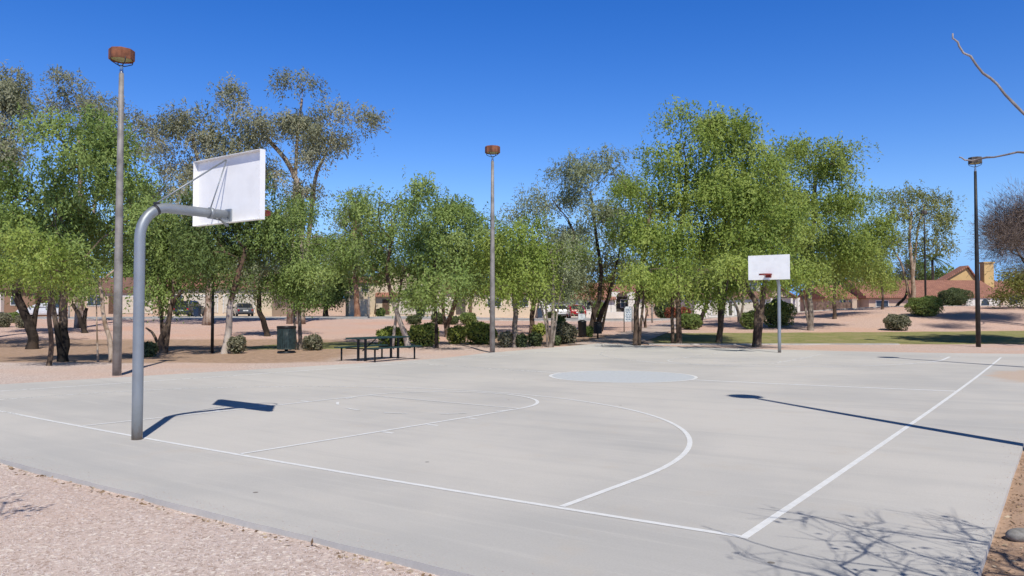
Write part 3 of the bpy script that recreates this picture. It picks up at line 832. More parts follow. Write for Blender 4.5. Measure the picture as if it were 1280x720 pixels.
def tree(name, label, cat, trunks, lobes, kind, bark, D=None, cr=.55, dens=1.0, l=.22, wd=.075, hang=.9, group='trees around the court', seed=0, extra=None, shell=.45, ncl=1.0):
    rng = np.random.default_rng(1000 + seed)
    u0, v0 = trunks[0][0][0][:2]
    if D is None: bx, D, bz = gp(u0, v0)
    else: bx = px(u0, D); bz = terrain(bx, D)
    base = np.array([bx, D, bz])
    root = empty(name, base, label, cat, group)
    TR = []
    for pts, w0, w1 in trunks:
        P = []; yo = 0
        for i, p in enumerate(pts):
            x = px(p[0], D); z = pz(p[1], D)
            if i == 0: z = terrain(x, D) - .15
            else: yo += rng.normal()*.15
            P.append(np.array([x, D + yo, z]) - base)
        TR.append((P, w0/2*D/F, w1/2*D/F))
    C, CT, LC = [], [], []
    for lb in lobes:
        u, v, ru, rv = lb[:4]; dd = lb[4] if len(lb) > 4 else rng.normal()*1.1
        ctr = np.array([px(u, D + dd), D + dd, pz(v, D + dd)]) - base
        R = np.array([ru*1.06, .9*(ru + rv)/2, rv*1.04])*D/F; LC.append(ctr)
        n = max(3, int(ncl*2.1*ru*rv*PI/(PI*(cr*F/D)**2)))
        d_ = unit(rng.normal(size=(n, 3))); rad = rng.random(n)**shell
        C.append(ctr + d_*rad[:, None]*R + np.array([0, 0, .12*hang])); CT.append(np.repeat((ctr - np.array([0, 0, R[2]*.25]))[None], n, 0))
    C = np.concatenate(C); CT = np.concatenate(CT)
    keepz = C[:, 2] > 2.0 if hang > 0 else C[:, 2] > .3
    C, CT = C[keepz], CT[keepz]
    top = TR[0][0][-1]
    order = np.argsort(np.linalg.norm(C - top, axis=1))
    mb = skeleton(TR, LC + [C[i] for i in order], .009*max(1, D/50), TR[0][2]*.72, rng)
    mb.build('trunk', BARK[bark], root)
    l *= .74; wd *= .52
    npl = dens*DENSE*4.2*(cr*F/D)**2/((l*F/D)*(wd*F/D))*.5
    P, Dr, T_ = foliage(C, cr, npl, kind, l, hang, rng, CT); Nn = LAST_N
    if hang > 0:
        m = P[:, 2] > 1.25 + .5*rng.random(len(P)); P, Dr, T_, Nn = P[m], Dr[m], T_[m], Nn[m]
    Q = leaf_quads(P, Dr, l*rng.uniform(.6, 1.35, len(P)), wd*rng.uniform(.6, 1.3, len(P)), rng, Nn)
    quadmesh('crown', Q, LEAF[kind], root, T_)
    return root
G1 = 'trees around the court'
# -- left group
tree('shade_tree', 'big leafy tree at left with a thick trunk blackened at its foot', 'tree',
     [([(80, 452), (78, 425), (77, 395), (79, 350), (88, 310)], 13, 8), ([(79, 395), (68, 360), (50, 320)], 7, 4)],
     [(60, 250, 60, 55), (110, 205, 50, 55), (105, 290, 60, 50), (40, 300, 55, 45), (120, 165, 38, 35), (70, 170, 38, 35), (10, 245, 45, 50), (105, 322, 34, 22), (165, 270, 28, 45), (80, 330, 40, 22)],
     'mid', 'burnt', seed=1, cr=.5, dens=1.1, l=.16, wd=.055, hang=.7)
tree('shade_tree', 'slim brown trunk just left of the burnt-footed tree, crown merged with it', 'tree',
     [([(62, 457), (65, 430), (67, 390), (66, 350), (60, 310)], 6.5, 4)],
     [(45, 300, 40, 38), (20, 335, 42, 24), (85, 325, 32, 26)], 'lime', 'brown', seed=2, cr=.45, dens=.9, l=.15, wd=.05, hang=.7)
tree('shade_tree', 'dark crooked trunk leaning left at the far left of the dirt', 'tree',
     [([(42, 436), (45, 415), (38, 400), (29, 375), (26, 350)], 13, 9), ([(38, 400), (46, 385), (48, 370)], 9, 3)],
     [(-5, 290, 50, 50), (40, 300, 50, 45), (20, 340, 45, 24), (-30, 230, 40, 40)], 'mid', 'dark', seed=3, cr=.7, dens=.8, l=.2, wd=.07)
tree('shade_tree', 'pale twisted trunk with a bare forked tip beside the tall left lamp pole', 'tree',
     [([(141, 450), (138, 425), (131, 400), (126, 370), (124, 352), (131, 343), (139, 332)], 7, 2), ([(124, 352), (119, 343)], 2.5, 1)],
     [(155, 285, 26, 34, 2.5), (165, 245, 26, 36, 2.5), (118, 300, 22, 22, 2.5)],
     'mid', 'pale', D=24.5, seed=4, cr=.5, dens=.7, l=.17, wd=.055)
tree('shade_tree', 'several dark stems fanning out from one base behind the near hoop pole', 'tree',
     [([(206, 441), (205, 425), (212, 400), (222, 375), (232, 362)], 10, 3.5), ([(205, 425), (200, 395), (198, 360)], 6, 3), ([(205, 428), (192, 415), (180, 410)], 5, 2), ([(207, 420), (218, 392), (222, 350)], 6, 3)],
     [(200, 320, 40, 45), (235, 300, 40, 45), (185, 275, 32, 40), (225, 345, 35, 24), (200, 370, 28, 22), (265, 330, 28, 35)], 'mid', 'brown', seed=5, cr=.6, dens=1.05, l=.19, wd=.06)
tree('shade_tree', 'white limewashed lower trunk leaning right, dark crown under the near backboard', 'tree',
     [([(281, 442), (285, 415), (289, 385), (296, 345), (303, 310)], 9.5, 6)],
     [(290, 290, 50, 38), (325, 290, 32, 42), (265, 315, 36, 34), (310, 245, 40, 35), (255, 270, 32, 32), (280, 345, 26, 15)], 'dark', 'limed', seed=6, cr=.55, dens=1.0, l=.18, wd=.06)
tree('shade_tree', 'short dark trunk far back on the bank, pale grey-green drooping crown', 'tree',
     [([(335, 420), (332, 405), (327, 390), (326, 370), (330, 345)], 8, 5)],
     [(330, 320, 42, 35), (300, 345, 25, 24), (360, 345, 28, 24), (335, 285, 35, 30)], 'grey', 'dark', seed=7, cr=.7, dens=0.85, l=.24, wd=.07)
tree('shade_tree', 'twin slender stems right beside the large green litter bin', 'tree',
     [([(377, 437), (376, 405), (375, 370), (377, 330), (372, 295)], 5.5, 3), ([(371, 436), (371, 400), (370, 370), (362, 330)], 3, 2)],
     [(372, 320, 34, 40), (395, 350, 26, 26), (355, 355, 26, 26), (375, 265, 32, 36), (345, 290, 26, 32), (410, 300, 22, 34)], 'mid', 'grey', seed=8, cr=.5, dens=0.95, l=.17, wd=.055)
# -- tall eucalyptus behind
tree('eucalyptus_tree', 'tallest eucalyptus with thick pale limbs, behind the near backboard', 'tree',
     [([(376, 400), (376, 330), (375, 270), (372, 230), (352, 195), (330, 170)], 10, 5), ([(374, 235), (392, 218), (405, 190)], 7, 3), ([(362, 210), (368, 170), (374, 120)], 6, 3)],
     [(373, 100, 18, 24), (335, 165, 26, 26), (372, 150, 24, 30), (410, 150, 26, 26), (440, 150, 24, 16), (395, 190, 26, 22), (345, 215, 26, 22), (425, 180, 20, 18), (295, 115, 15, 20), (310, 145, 20, 26), (385, 240, 20, 20), (400, 170, 18, 18)],
     'euc', 'euc', D=60, seed=9, cr=.9, dens=1.15, l=.34, wd=.09, hang=1.3)
tree('eucalyptus_tree', 'broad grey-brown eucalyptus left of the near backboard', 'tree',
     [([(262, 400), (260, 330), (256, 270), (250, 220), (240, 170)], 7, 4), ([(256, 260), (285, 215), (300, 175)], 6, 2)],
     [(215, 160, 24, 24), (250, 150, 30, 24), (280, 160, 26, 28), (220, 205, 32, 28), (265, 200, 34, 30), (300, 195, 28, 26), (195, 240, 24, 22), (240, 245, 35, 28), (290, 240, 35, 26), (215, 280, 30, 26)],
     'euc', 'euc', D=58, seed=10, cr=.9, dens=1.1, l=.32, wd=.09, hang=1.2)
tree('eucalyptus_tree', 'dark eucalyptus cropped by the left edge of the view', 'tree',
     [([(-25, 430), (-22, 350), (-18, 250), (-8, 160)], 14, 6)],
     [(2, 90, 22, 24), (12, 125, 26, 28), (-15, 110, 30, 35), (15, 160, 24, 20), (-20, 170, 35, 35), (0, 200, 30, 25)], 'euc', 'dark', D=42, seed=11, cr=.65, dens=1.3, l=.26, wd=.07, hang=.9)
tree('eucalyptus_tree', 'thin topped eucalyptus rising behind the big left tree', 'tree',
     [([(100, 400), (100, 300), (98, 220), (92, 160)], 10, 4), ([(98, 230), (130, 170), (145, 140)], 5, 2)],
     [(82, 105, 24, 22), (75, 130, 24, 18), (120, 120, 20, 20), (155, 140, 20, 20), (160, 165, 22, 22), (50, 140, 18, 20), (170, 195, 18, 20), (185, 165, 14, 14), (120, 150, 25, 20)], 'euc', 'euc', D=54, seed=12, cr=.8, dens=0.85, l=.28, wd=.075, hang=1.0)
# -- centre
tree('pine_tree', 'tall tree across the street with a shaggy reddish trunk', 'tree',
     [([(447, 391), (446, 375), (445, 350), (444, 310), (442, 270)], 8, 5)],
     [(440, 290, 26, 30), (425, 320, 22, 24), (460, 310, 20, 26), (438, 255, 20, 20), (450, 335, 16, 12)], 'grey', 'red', D=80, seed=13, cr=1.0, dens=0.95, l=.36, wd=.1, hang=1.3)
tree('shade_tree', 'dense dark evergreen in the yard across the street, left of the shaggy red trunk', 'tree',
     [([(408, 391), (408, 375), (407, 355)], 7, 4)],
     [(402, 350, 26, 26), (425, 358, 18, 18), (385, 360, 18, 18), (408, 375, 26, 12)], 'dark', 'dark', D=86, seed=14, cr=1.0, dens=1.5, l=.34, wd=.14, hang=0)
tree('shade_tree', 'white-footed trunk leaning left behind the picnic table, airy crown', 'tree',
     [([(512, 434), (506, 415), (499, 395), (490, 368), (483, 340), (490, 300)], 8, 3.5), ([(490, 368), (502, 345), (515, 325)], 4, 2)],
     [(500, 245, 34, 24), (520, 265, 28, 30), (470, 270, 32, 30), (490, 300, 40, 30), (455, 300, 28, 36), (525, 310, 28, 34), (480, 335, 30, 22), (440, 335, 22, 24), (530, 355, 16, 26), (435, 270, 20, 30)], 'mid', 'limed', seed=15, cr=.6, dens=0.85, l=.2, wd=.06, hang=.9)
tree('shade_tree', 'thin straight dark trunk right of the leaning white-footed tree', 'tree',
     [([(546, 435), (546, 412), (544, 385), (541, 350), (545, 310)], 5, 3)],
     [(560, 280, 30, 32), (545, 320, 32, 34), (580, 315, 28, 32), (525, 350, 20, 26), (560, 350, 26, 22), (550, 385, 12, 10), (535, 300, 24, 30), (530, 372, 14, 12)], 'mid', 'dark', seed=16, cr=.6, dens=1.15, l=.2, wd=.065)
tree('shade_tree', 'brown forked trunk rising among clipped hedges left of the middle lamp', 'tree',
     [([(559, 421), (559, 405), (566, 385), (575, 360), (582, 330)], 7, 5), ([(559, 406), (553, 385), (550, 365)], 4.5, 2.5)],
     [(590, 290, 32, 36), (632, 335, 26, 26), (600, 355, 24, 16), (600, 330, 30, 32), (575, 345, 26, 24), (615, 305, 25, 34), (570, 270, 24, 22)], 'mid', 'brown', seed=17, cr=.75, dens=1.1, l=.24, wd=.08)
tree('shade_tree', 'mottled trunk right of the middle lamp with low hanging bright sprays', 'tree',
     [([(643, 434), (644, 415), (644, 390), (643, 365), (646, 335)], 8, 5)],
     [(645, 310, 38, 32), (665, 340, 26, 32), (625, 335, 24, 26), (655, 370, 18, 22), (690, 320, 24, 30), (665, 292, 24, 18), (625, 362, 16, 14)], 'lime', 'grey', seed=18, cr=.6, dens=1.0, l=.2, wd=.065, hang=1.1)
tree('shade_tree', 'thin pale stems in a clump with sparse twiggy crown, right of the mottled trunk', 'tree',
     [([(687, 434), (690, 410), (692, 380), (692, 345), (688, 310)], 5.5, 3), ([(685, 433), (682, 405), (674, 375), (668, 360)], 3, 1.5), ([(689, 425), (682, 385), (680, 345)], 3, 2), ([(690, 420), (698, 380), (705, 345)], 3, 1.5)],
     [(690, 340, 28, 34), (715, 350, 24, 28), (705, 310, 26, 28)], 'grey', 'grey', seed=19, cr=.6, dens=0.8, l=.2, wd=.05)
tree('shade_tree', 'dark upright trunk set back behind the pale stem clump', 'tree',
     [([(664, 421), (665, 400), (667, 375), (668, 345)], 7, 5)],
     [(665, 340, 28, 28), (690, 345, 24, 22), (650, 320, 22, 26), (715, 325, 22, 26), (675, 375, 18, 14)], 'mid', 'brown', D=46, seed=20, cr=.8, dens=1.15, l=.26, wd=.085)
tree('shade_tree', 'large airy grey-green tree right of the middle lamp, crown above all near it', 'tree',
     [([(738, 408), (742, 395), (750, 375), (752, 340), (745, 290), (738, 240)], 8, 3), ([(751, 345), (775, 310), (790, 270)], 3, 1.2), ([(748, 320), (715, 280), (690, 250)], 3, 1.2)],
     [(745, 205, 36, 26), (715, 225, 30, 26), (770, 220, 26, 26), (690, 255, 36, 26), (740, 260, 44, 32), (780, 265, 28, 30), (665, 275, 26, 26), (715, 300, 40, 28), (760, 310, 34, 30), (705, 335, 24, 20)], 'grey', 'dark', D=50, seed=21, cr=.85, dens=0.75, l=.26, wd=.065, hang=.9)
tree('shade_tree', 'brownish green low crown over the terracotta roof, right of the waste station', 'tree',
     [([(744, 414), (750, 395), (762, 370), (766, 345)], 8, 4)],
     [(745, 345, 34, 22), (770, 335, 24, 24), (725, 355, 20, 15)], 'olive', 'dark', D=53, seed=22, cr=.8, dens=0.85, l=.26, wd=.08)
tree('shade_tree', 'straight brown trunk beside the notice board with bright low sprays', 'tree',
     [([(795, 433), (796, 410), (797, 385), (800, 355), (808, 310), (812, 270)], 8.5, 4.5), ([(798, 370), (806, 350), (822, 330)], 4, 2)],
     [(800, 350, 26, 24), (815, 300, 30, 32), (790, 290, 24, 26), (805, 250, 26, 28), (780, 235, 16, 20), (830, 340, 18, 24), (825, 250, 22, 28), (800, 345, 26, 16, -3.0), (850, 335, 24, 16, -3.2)], 'lime', 'brown', seed=23, cr=.6, dens=1.0, l=.2, wd=.065, hang=.9)
# -- right group
tree('shade_tree', 'tall tree with two close dark trunks behind the far court end', 'tree',
     [([(848, 430), (848, 405), (847, 375), (850, 320), (858, 250), (862, 200)], 8, 4), ([(841, 429), (840, 400), (841, 370), (836, 320)], 5, 3)],
     [(865, 165, 36, 30), (845, 195, 32, 32), (890, 175, 34, 36), (860, 240, 44, 40), (840, 290, 34, 36), (880, 300, 36, 40), (845, 345, 28, 30), (870, 355, 30, 24), (895, 240, 32, 36)], 'lime', 'brown', seed=24, cr=.65, dens=1.1, l=.21, wd=.07, hang=1.0)
tree('shade_tree', 'straight dark trunk with pale foot on the lawn edge left of the far hoop', 'tree',
     [([(898, 428), (899, 405), (899, 375), (900, 330), (905, 270), (905, 215)], 8, 4.5), ([(899, 380), (908, 355), (912, 330)], 4, 3)],
     [(910, 165, 34, 28), (935, 190, 34, 34), (905, 230, 36, 38), (900, 290, 34, 40), (925, 300, 30, 36), (890, 345, 30, 28), (915, 350, 26, 22), (930, 245, 32, 36)], 'lime', 'brown', seed=25, cr=.65, dens=1.15, l=.21, wd=.07, hang=1.0)
tree('shade_tree', 'stout low forked trunk directly left of the far hoop pole', 'tree',
     [([(945, 433), (945, 410), (946, 385), (944, 378), (932, 355), (925, 320)], 11, 5), ([(946, 383), (955, 355), (962, 320), (968, 270)], 8, 4)],
     [(940, 260, 38, 40), (965, 230, 34, 38), (980, 280, 28, 36), (925, 300, 30, 34), (950, 205, 32, 30), (960, 310, 28, 28), (915, 335, 26, 14, -3.4), (985, 338, 24, 14, -3.2), (955, 322, 24, 14, -3.8)], 'lime', 'brown', seed=26, cr=.65, dens=1.1, l=.21, wd=.07, hang=1.0)
tree('shade_tree', 'bright hanging tree with slim grey trunk on the lawn right of the far hoop', 'tree',
     [([(1013, 413), (1014, 395), (1013, 370), (1012, 330), (1018, 270), (1022, 220)], 8, 5), ([(1012, 385), (1006, 375), (1004, 362)], 3, 2)],
     [(1020, 185, 36, 24), (1000, 215, 34, 32), (1045, 205, 30, 28), (1020, 260, 50, 40), (990, 300, 30, 40), (1045, 300, 34, 42), (1010, 345, 40, 30), (1065, 255, 22, 34), (975, 250, 22, 40), (985, 355, 20, 22)], 'bright', 'grey', seed=27, cr=.8, dens=1.1, l=.25, wd=.085, hang=1.4)
tree('shade_tree', 'mid-size hanging tree on the mound behind the slim grey trunk', 'tree',
     [([(1043, 394), (1043, 375), (1045, 340), (1060, 290)], 5, 3)],
     [(1075, 255, 30, 30), (1060, 300, 28, 36), (1095, 290, 24, 34), (1045, 340, 24, 26), (1085, 325, 22, 26)], 'bright', 'brown', D=58, seed=28, cr=.9, dens=1.0, l=.27, wd=.09, hang=1.5)
tree('shade_tree', 'small yellow-green weeping tree on the mound crest before the red roof', 'tree',
     [([(1103, 388), (1103, 370), (1101, 345), (1098, 320)], 3.5, 2)],
     [(1100, 335, 24, 22), (1088, 350, 16, 18), (1112, 352, 14, 18), (1098, 312, 18, 16)], 'bright', 'brown', D=64, seed=29, cr=.8, dens=0.95, l=.27, wd=.085, hang=1.2)
tree('eucalyptus_tree', 'white trunked eucalyptus on the mound before the red tiled house', 'tree',
     [([(1141, 388), (1140, 365), (1139, 335), (1137, 300), (1140, 265)], 6, 3), ([(1140, 350), (1131, 330), (1118, 305)], 3.5, 1.5), ([(1138, 310), (1150, 280), (1160, 255)], 3, 1.5)],
     [(1120, 240, 18, 18), (1145, 245, 22, 18), (1170, 250, 18, 18), (1185, 275, 12, 18), (1125, 270, 24, 20), (1160, 280, 22, 18), (1180, 300, 10, 14), (1150, 310, 20, 12), (1115, 300, 14, 16)], 'eucg', 'pale', D=66, seed=30, cr=.8, dens=0.8, l=.3, wd=.085, hang=1.1)
tree('shade_tree', 'dark trunk leaning right on the pink slope behind the lawn, left of the forked tree', 'tree',
     [([(874, 408), (876, 398), (882, 385), (886, 365), (880, 340)], 6, 4)],
     [(880, 335, 30, 26), (860, 345, 24, 22), (905, 345, 24, 22)], 'dark', 'dark', D=56, seed=31, cr=.85, dens=.9, l=.26, wd=.09)
tree('shade_tree', 'small V-shaped yellowish stems before the white garages', 'tree',
     [([(924, 399), (922, 385), (914, 368), (908, 350)], 4.5, 2), ([(924, 395), (930, 375), (932, 355)], 3.5, 2)],
     [(910, 345, 20, 16), (932, 345, 18, 16), (920, 325, 22, 16)], 'olive', 'grey', D=60, seed=32, cr=.8, dens=.5, l=.26, wd=.08)
tree('shade_tree', 'low dark bent trunk in front of the long red tiled roof', 'tree',
     [([(1116, 383), (1124, 380), (1132, 370), (1134, 355)], 4.5, 2.5)],
     [(1132, 350, 16, 12), (1122, 340, 14, 12)], 'twig', 'dark', D=72, seed=33, cr=.7, dens=.25, l=.5, wd=.012, hang=0)
tree('shade_tree', 'sapling with thin twisted stem behind the notice board', 'tree',
     [([(807, 408), (806, 398), (809, 388), (806, 378)], 3, 1.5), ([(806, 400), (803, 392), (802, 385)], 1.5, 1)],
     [(806, 375, 12, 10), (812, 368, 10, 10)], 'olive', 'brown', D=55, seed=34, cr=.6, dens=.4, l=.22, wd=.06)
tree('shade_tree', 'stump-like forked dark trunk on the bank left of the pale twisted trunk', 'tree',
     [([(108, 420), (105, 405), (100, 392), (92, 380)], 7, 4), ([(106, 408), (104, 395), (106, 385)], 6, 4)],
     [(90, 360, 26, 16), (110, 358, 24, 14), (60, 365, 22, 12)], 'mid', 'dark', D=48, seed=35, cr=.7, dens=.7, l=.24, wd=.08)
tree('bare_tree', 'leafless brown twiggy tree cropped by the right edge on the mound', 'tree',
     [([(1316, 405), (1312, 370), (1302, 330), (1295, 300)], 9, 5), ([(1312, 370), (1285, 335), (1265, 300)], 5, 2)],
     [(1265, 275, 34, 28), (1290, 260, 34, 24), (1262, 305, 30, 22), (1300, 300, 44, 40), (1330, 270, 40, 40), (1250, 290, 20, 20), (1275, 295, 26, 30)], 'twig', 'dark', D=50, seed=36, cr=.6, dens=.55, l=.6, wd=.017, hang=0, ncl=1.5, shell=.6)
tree('shade_tree', 'olive yellow bushy tree under the bare brown tree at the right edge', 'tree',
     [([(1290, 398), (1288, 385), (1285, 365)], 5, 3)],
     [(1268, 358, 24, 22), (1262, 378, 18, 10), (1292, 350, 28, 28), (1288, 378, 20, 12)], 'olive', 'dark', D=60, seed=37, cr=.8, dens=.9, l=.22, wd=.085, hang=0)
def right_tall():
    rng = np.random.default_rng(5)
    x, y = 28.5, 30.5; z = terrain(x, y); base = np.array([x, y, z])
    t = empty('shade_tree', base, 'tall dense tree outside the right edge whose shadow darkens the lawn', 'tree', G1)
    C = []
    for cx, cy, cz, r in ((0, 0, 13.5, 3.6), (-2.2, .6, 12.6, 2.6), (2.4, -.4, 12.5, 3), (4.8, .5, 12.0, 2.6), (.5, .2, 16, 2.8), (7, 1, 12.8, 2.5)):
        d_ = unit(rng.normal(size=(26, 3))); C.append(np.array([cx, cy, cz]) + d_*(rng.random(26)**.45)[:, None]*r*np.array([1, 1, .75]))
    C = np.concatenate(C); C = C[(C[:, 0] + x) > .715*(C[:, 1] + y)]
    skeleton([([np.array([0, 0, -.2]), np.array([.1, 0, 4]), np.array([0, .1, 8]), np.array([.1, .1, 11])], .28, .16)], list(C), .012, .1, rng).build('trunk', BARK['brown'], t)
    P, Dr, T_ = foliage(C, .8, 120, 'mid', .34, 1.0, rng, np.repeat(np.array([[0, 0, 13.]]), len(C), 0))
    quadmesh('crown', leaf_quads(P, Dr, np.full(len(P), .38), np.full(len(P), .10), rng), LEAF['mid'], t, T_)
right_tall()
# distant greenery closing the gaps behind the houses
tree('shade_tree', 'round dark tree behind the long red tiled roof', 'tree',
     [([(1150, 380), (1150, 365), (1149, 350)], 4, 3)], [(1140, 342, 18, 14), (1160, 338, 16, 14), (1128, 348, 12, 8)], 'dark', 'dark', D=112, seed=38, cr=1.0, dens=1.3, l=.36, wd=.16, hang=0, group='trees behind the houses')
for k, (u, D, lab, kd, lb) in enumerate((
    (20, 112, 'far dark tree behind the brown wall at the left edge', 'dark', [(10, 330, 40, 30), (45, 340, 30, 26), (-20, 345, 30, 26)]),
    (170, 115, 'far mid green tree behind the left light pole', 'mid', [(150, 330, 36, 34), (190, 335, 32, 30), (170, 305, 26, 26)]),
    (255, 118, 'far green tree behind the cream house with parked cars', 'mid', [(235, 330, 34, 30), (280, 328, 32, 28), (260, 305, 28, 24)]),
    (370, 116, 'far dull green tree behind the dark evergreen', 'grey', [(350, 335, 32, 30), (385, 325, 26, 26), (410, 318, 20, 24)]),
    (580, 118, 'far green tree behind the house left of the middle lamp', 'mid', [(560, 335, 34, 26), (600, 330, 30, 28), (640, 340, 30, 24)]),
    (690, 120, 'far dull tree behind the terracotta roofed house', 'grey', [(675, 340, 34, 24), (715, 338, 30, 24)]),
    (850, 118, 'far dark tree between the arched porch house and the white garages', 'dark', [(830, 345, 36, 34), (865, 350, 32, 30), (845, 375, 30, 16)]),
    (1065, 116, 'far tree behind the small chimney house', 'mid', [(1050, 335, 30, 24), (1085, 338, 26, 22)]))):
    tree('shade_tree', lab, 'tree', [([(u, 390), (u, 370), (u, 345)], 4, 3)], lb, kd, 'dark', D=D, seed=50 + k, cr=1.5, dens=1.0, l=.5, wd=.22, hang=0, group='trees behind the houses')
fr = random.Random(8)
for k in range(21):
    u = -30 + k*66 + fr.uniform(-16, 16)
    if 1175 < u < 1235: continue
    a, b_ = fr.uniform(24, 36), fr.uniform(18, 30)
    lo = 364 if u > 1100 else 352
    lobes_ = [(u - a*.6, lo + fr.uniform(0, 10), a*.8, b_*.7), (u + a*.6, lo + fr.uniform(0, 10), a*.8, b_*.7), (u, lo - 8 + fr.uniform(-6, 6), a*.8, b_*.8), (u, 380, a*1.1, 12)]
    tree('shade_tree', 'far background tree in the row closing the view behind the houses', 'tree', [([(u, 391), (u, 375), (u, 358)], 3, 2)], lobes_, fr.choice(['dark', 'mid', 'dark', 'grey']), 'dark', D=122 + fr.uniform(-3, 6), seed=80 + k, cr=1.6, dens=.8, l=.8, wd=.36, hang=0, group='row of trees far behind the houses')
t = empty('boundary_wall', (0, 116.5, terrain(0, 116.5)), 'long tan block wall behind the houses and yards', 'wall')
b = MB(); x = -120
while x < 120:
    b.box(x, x + 5.7, -.1, .1, -.8, 2.3); b.box(x - .05, x + 5.75, -.14, .14, 2.3, 2.38); x += 6
b.build('block_wall', stucco('stucco_tan', (.55, .42, .32)), t)
b = MB(); x = -120.3
while x < 120.5: b.box(x, x + .3, -.18, .18, -.8, 2.5); x += 6
b.build('pilaster', stucco('stucco_tan', (.55, .42, .32)), t)
# palm behind the red roof
def palm():
    D = 104; x = px(1166, D); z0 = terrain(x, D); zt = pz(322, D) - z0
    t = empty('palm_tree', (x, D, z0), 'palm with drooping fronds rising behind the red tiled roof', 'palm')
    MB().tube([(0, 0, -.2), (.1, 0, zt*.5), (0, 0, zt)], [.22, .17, .16], 9).build('trunk', BARK['brown'], t)
    rng = np.random.default_rng(5); Q = []; T_ = []
    for k in range(34):
        a = rng.uniform(0, 2*PI); el = rng.uniform(-.5, 1.2); L = rng.uniform(1.6, 2.3)
        for j in range(16):
            s_ = j/15*L; r = s_*math.cos(el); zz = s_*math.sin(el) - .28*s_*s_
            c = np.array([r*math.cos(a), r*math.sin(a), zt + zz])
            for sd in (-1, 1):
                d = np.array([-math.sin(a)*sd*.6 + math.cos(a)*.5, math.cos(a)*sd*.6 + math.sin(a)*.5, -.5]); d /= np.linalg.norm(d)
                s2 = np.cross(d, [0, 0, 1.]); s2 /= np.linalg.norm(s2); l = .5
                Q.append([c, c + d*l*.5 + s2*.04, c + d*l, c + d*l*.5 - s2*.04]); T_.append(rng.random()*.8)
    quadmesh('fronds', np.array(Q), LEAF['dark'], t, T_)
palm()

# -- shrubs
def shrub(label, u, v, wpx, hpx, kind, D=None, seed=0, dens=1.0, boxy=.5, l=.09, group='clipped shrubs around the park', name='shrub', cat='shrub'):
    rng = np.random.default_rng(300 + seed)
    if D is None: x, D, z = gp(u, v)
    else: x = px(u, D); z = terrain(x, D)
    a = wpx/2*D/F; h = hpx*D/F; b_ = a*.9
    n = int(min(5200, dens*5.5*(a*h*2.6)/(l*l*.35)))
    d_ = unit(rng.normal(size=(n, 3))); d_[:, 2] = np.abs(d_[:, 2])*np.where(rng.random(n) < .28, -1, 1)
    e = 1/np.maximum(np.abs(d_)[:, :2].max(1), np.abs(d_[:, 2])); rr = (1 - boxy*.6) + boxy*.6*e*.86
    lump = 1 + .10*np.sin(d_[:, 0]*4.1 + seed) * np.cos(d_[:, 1]*3.7 - seed) + .07*np.sin(d_[:, 2]*6 + d_[:, 0]*5 + seed*2)
    rad = rr*lump*np.where(rng.random(n) < .75, rng.uniform(.90, 1.04, n), rng.uniform(.6, .95, n))
    P = d_*rad[:, None]*np.array([a, b_, h*.52]) + np.array([0, 0, h*.50]); P[:, 2] = np.maximum(P[:, 2], .02)
    Dr = unit(d_*.35 + rng.normal(size=(n, 3))*.8 + np.array([0, 0, .3]))
    Q = leaf_quads(P - Dr*l*.5, Dr, l*rng.uniform(.6, 1.5, n), l*.33*rng.uniform(.7, 1.3, n), rng, unit(d_ + rng.normal(size=(n, 3))*.45 + np.array([0, 0, .25])))
    T_ = np.clip(.5 + rng.normal(0, .2, n) + .12*np.sin(P[:, 0]*5/a)*.6, 0, 1)
    # dark green closed core inside the leaves
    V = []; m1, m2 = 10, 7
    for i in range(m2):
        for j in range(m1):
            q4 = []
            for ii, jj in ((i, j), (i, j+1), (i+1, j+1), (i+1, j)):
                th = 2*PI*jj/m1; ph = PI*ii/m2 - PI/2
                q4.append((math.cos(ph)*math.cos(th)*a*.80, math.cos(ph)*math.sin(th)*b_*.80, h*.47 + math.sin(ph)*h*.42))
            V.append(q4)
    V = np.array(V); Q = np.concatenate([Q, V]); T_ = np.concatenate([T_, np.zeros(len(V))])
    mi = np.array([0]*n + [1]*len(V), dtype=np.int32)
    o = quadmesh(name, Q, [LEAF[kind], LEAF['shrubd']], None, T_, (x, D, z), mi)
    return tag(o, label, cat, group)
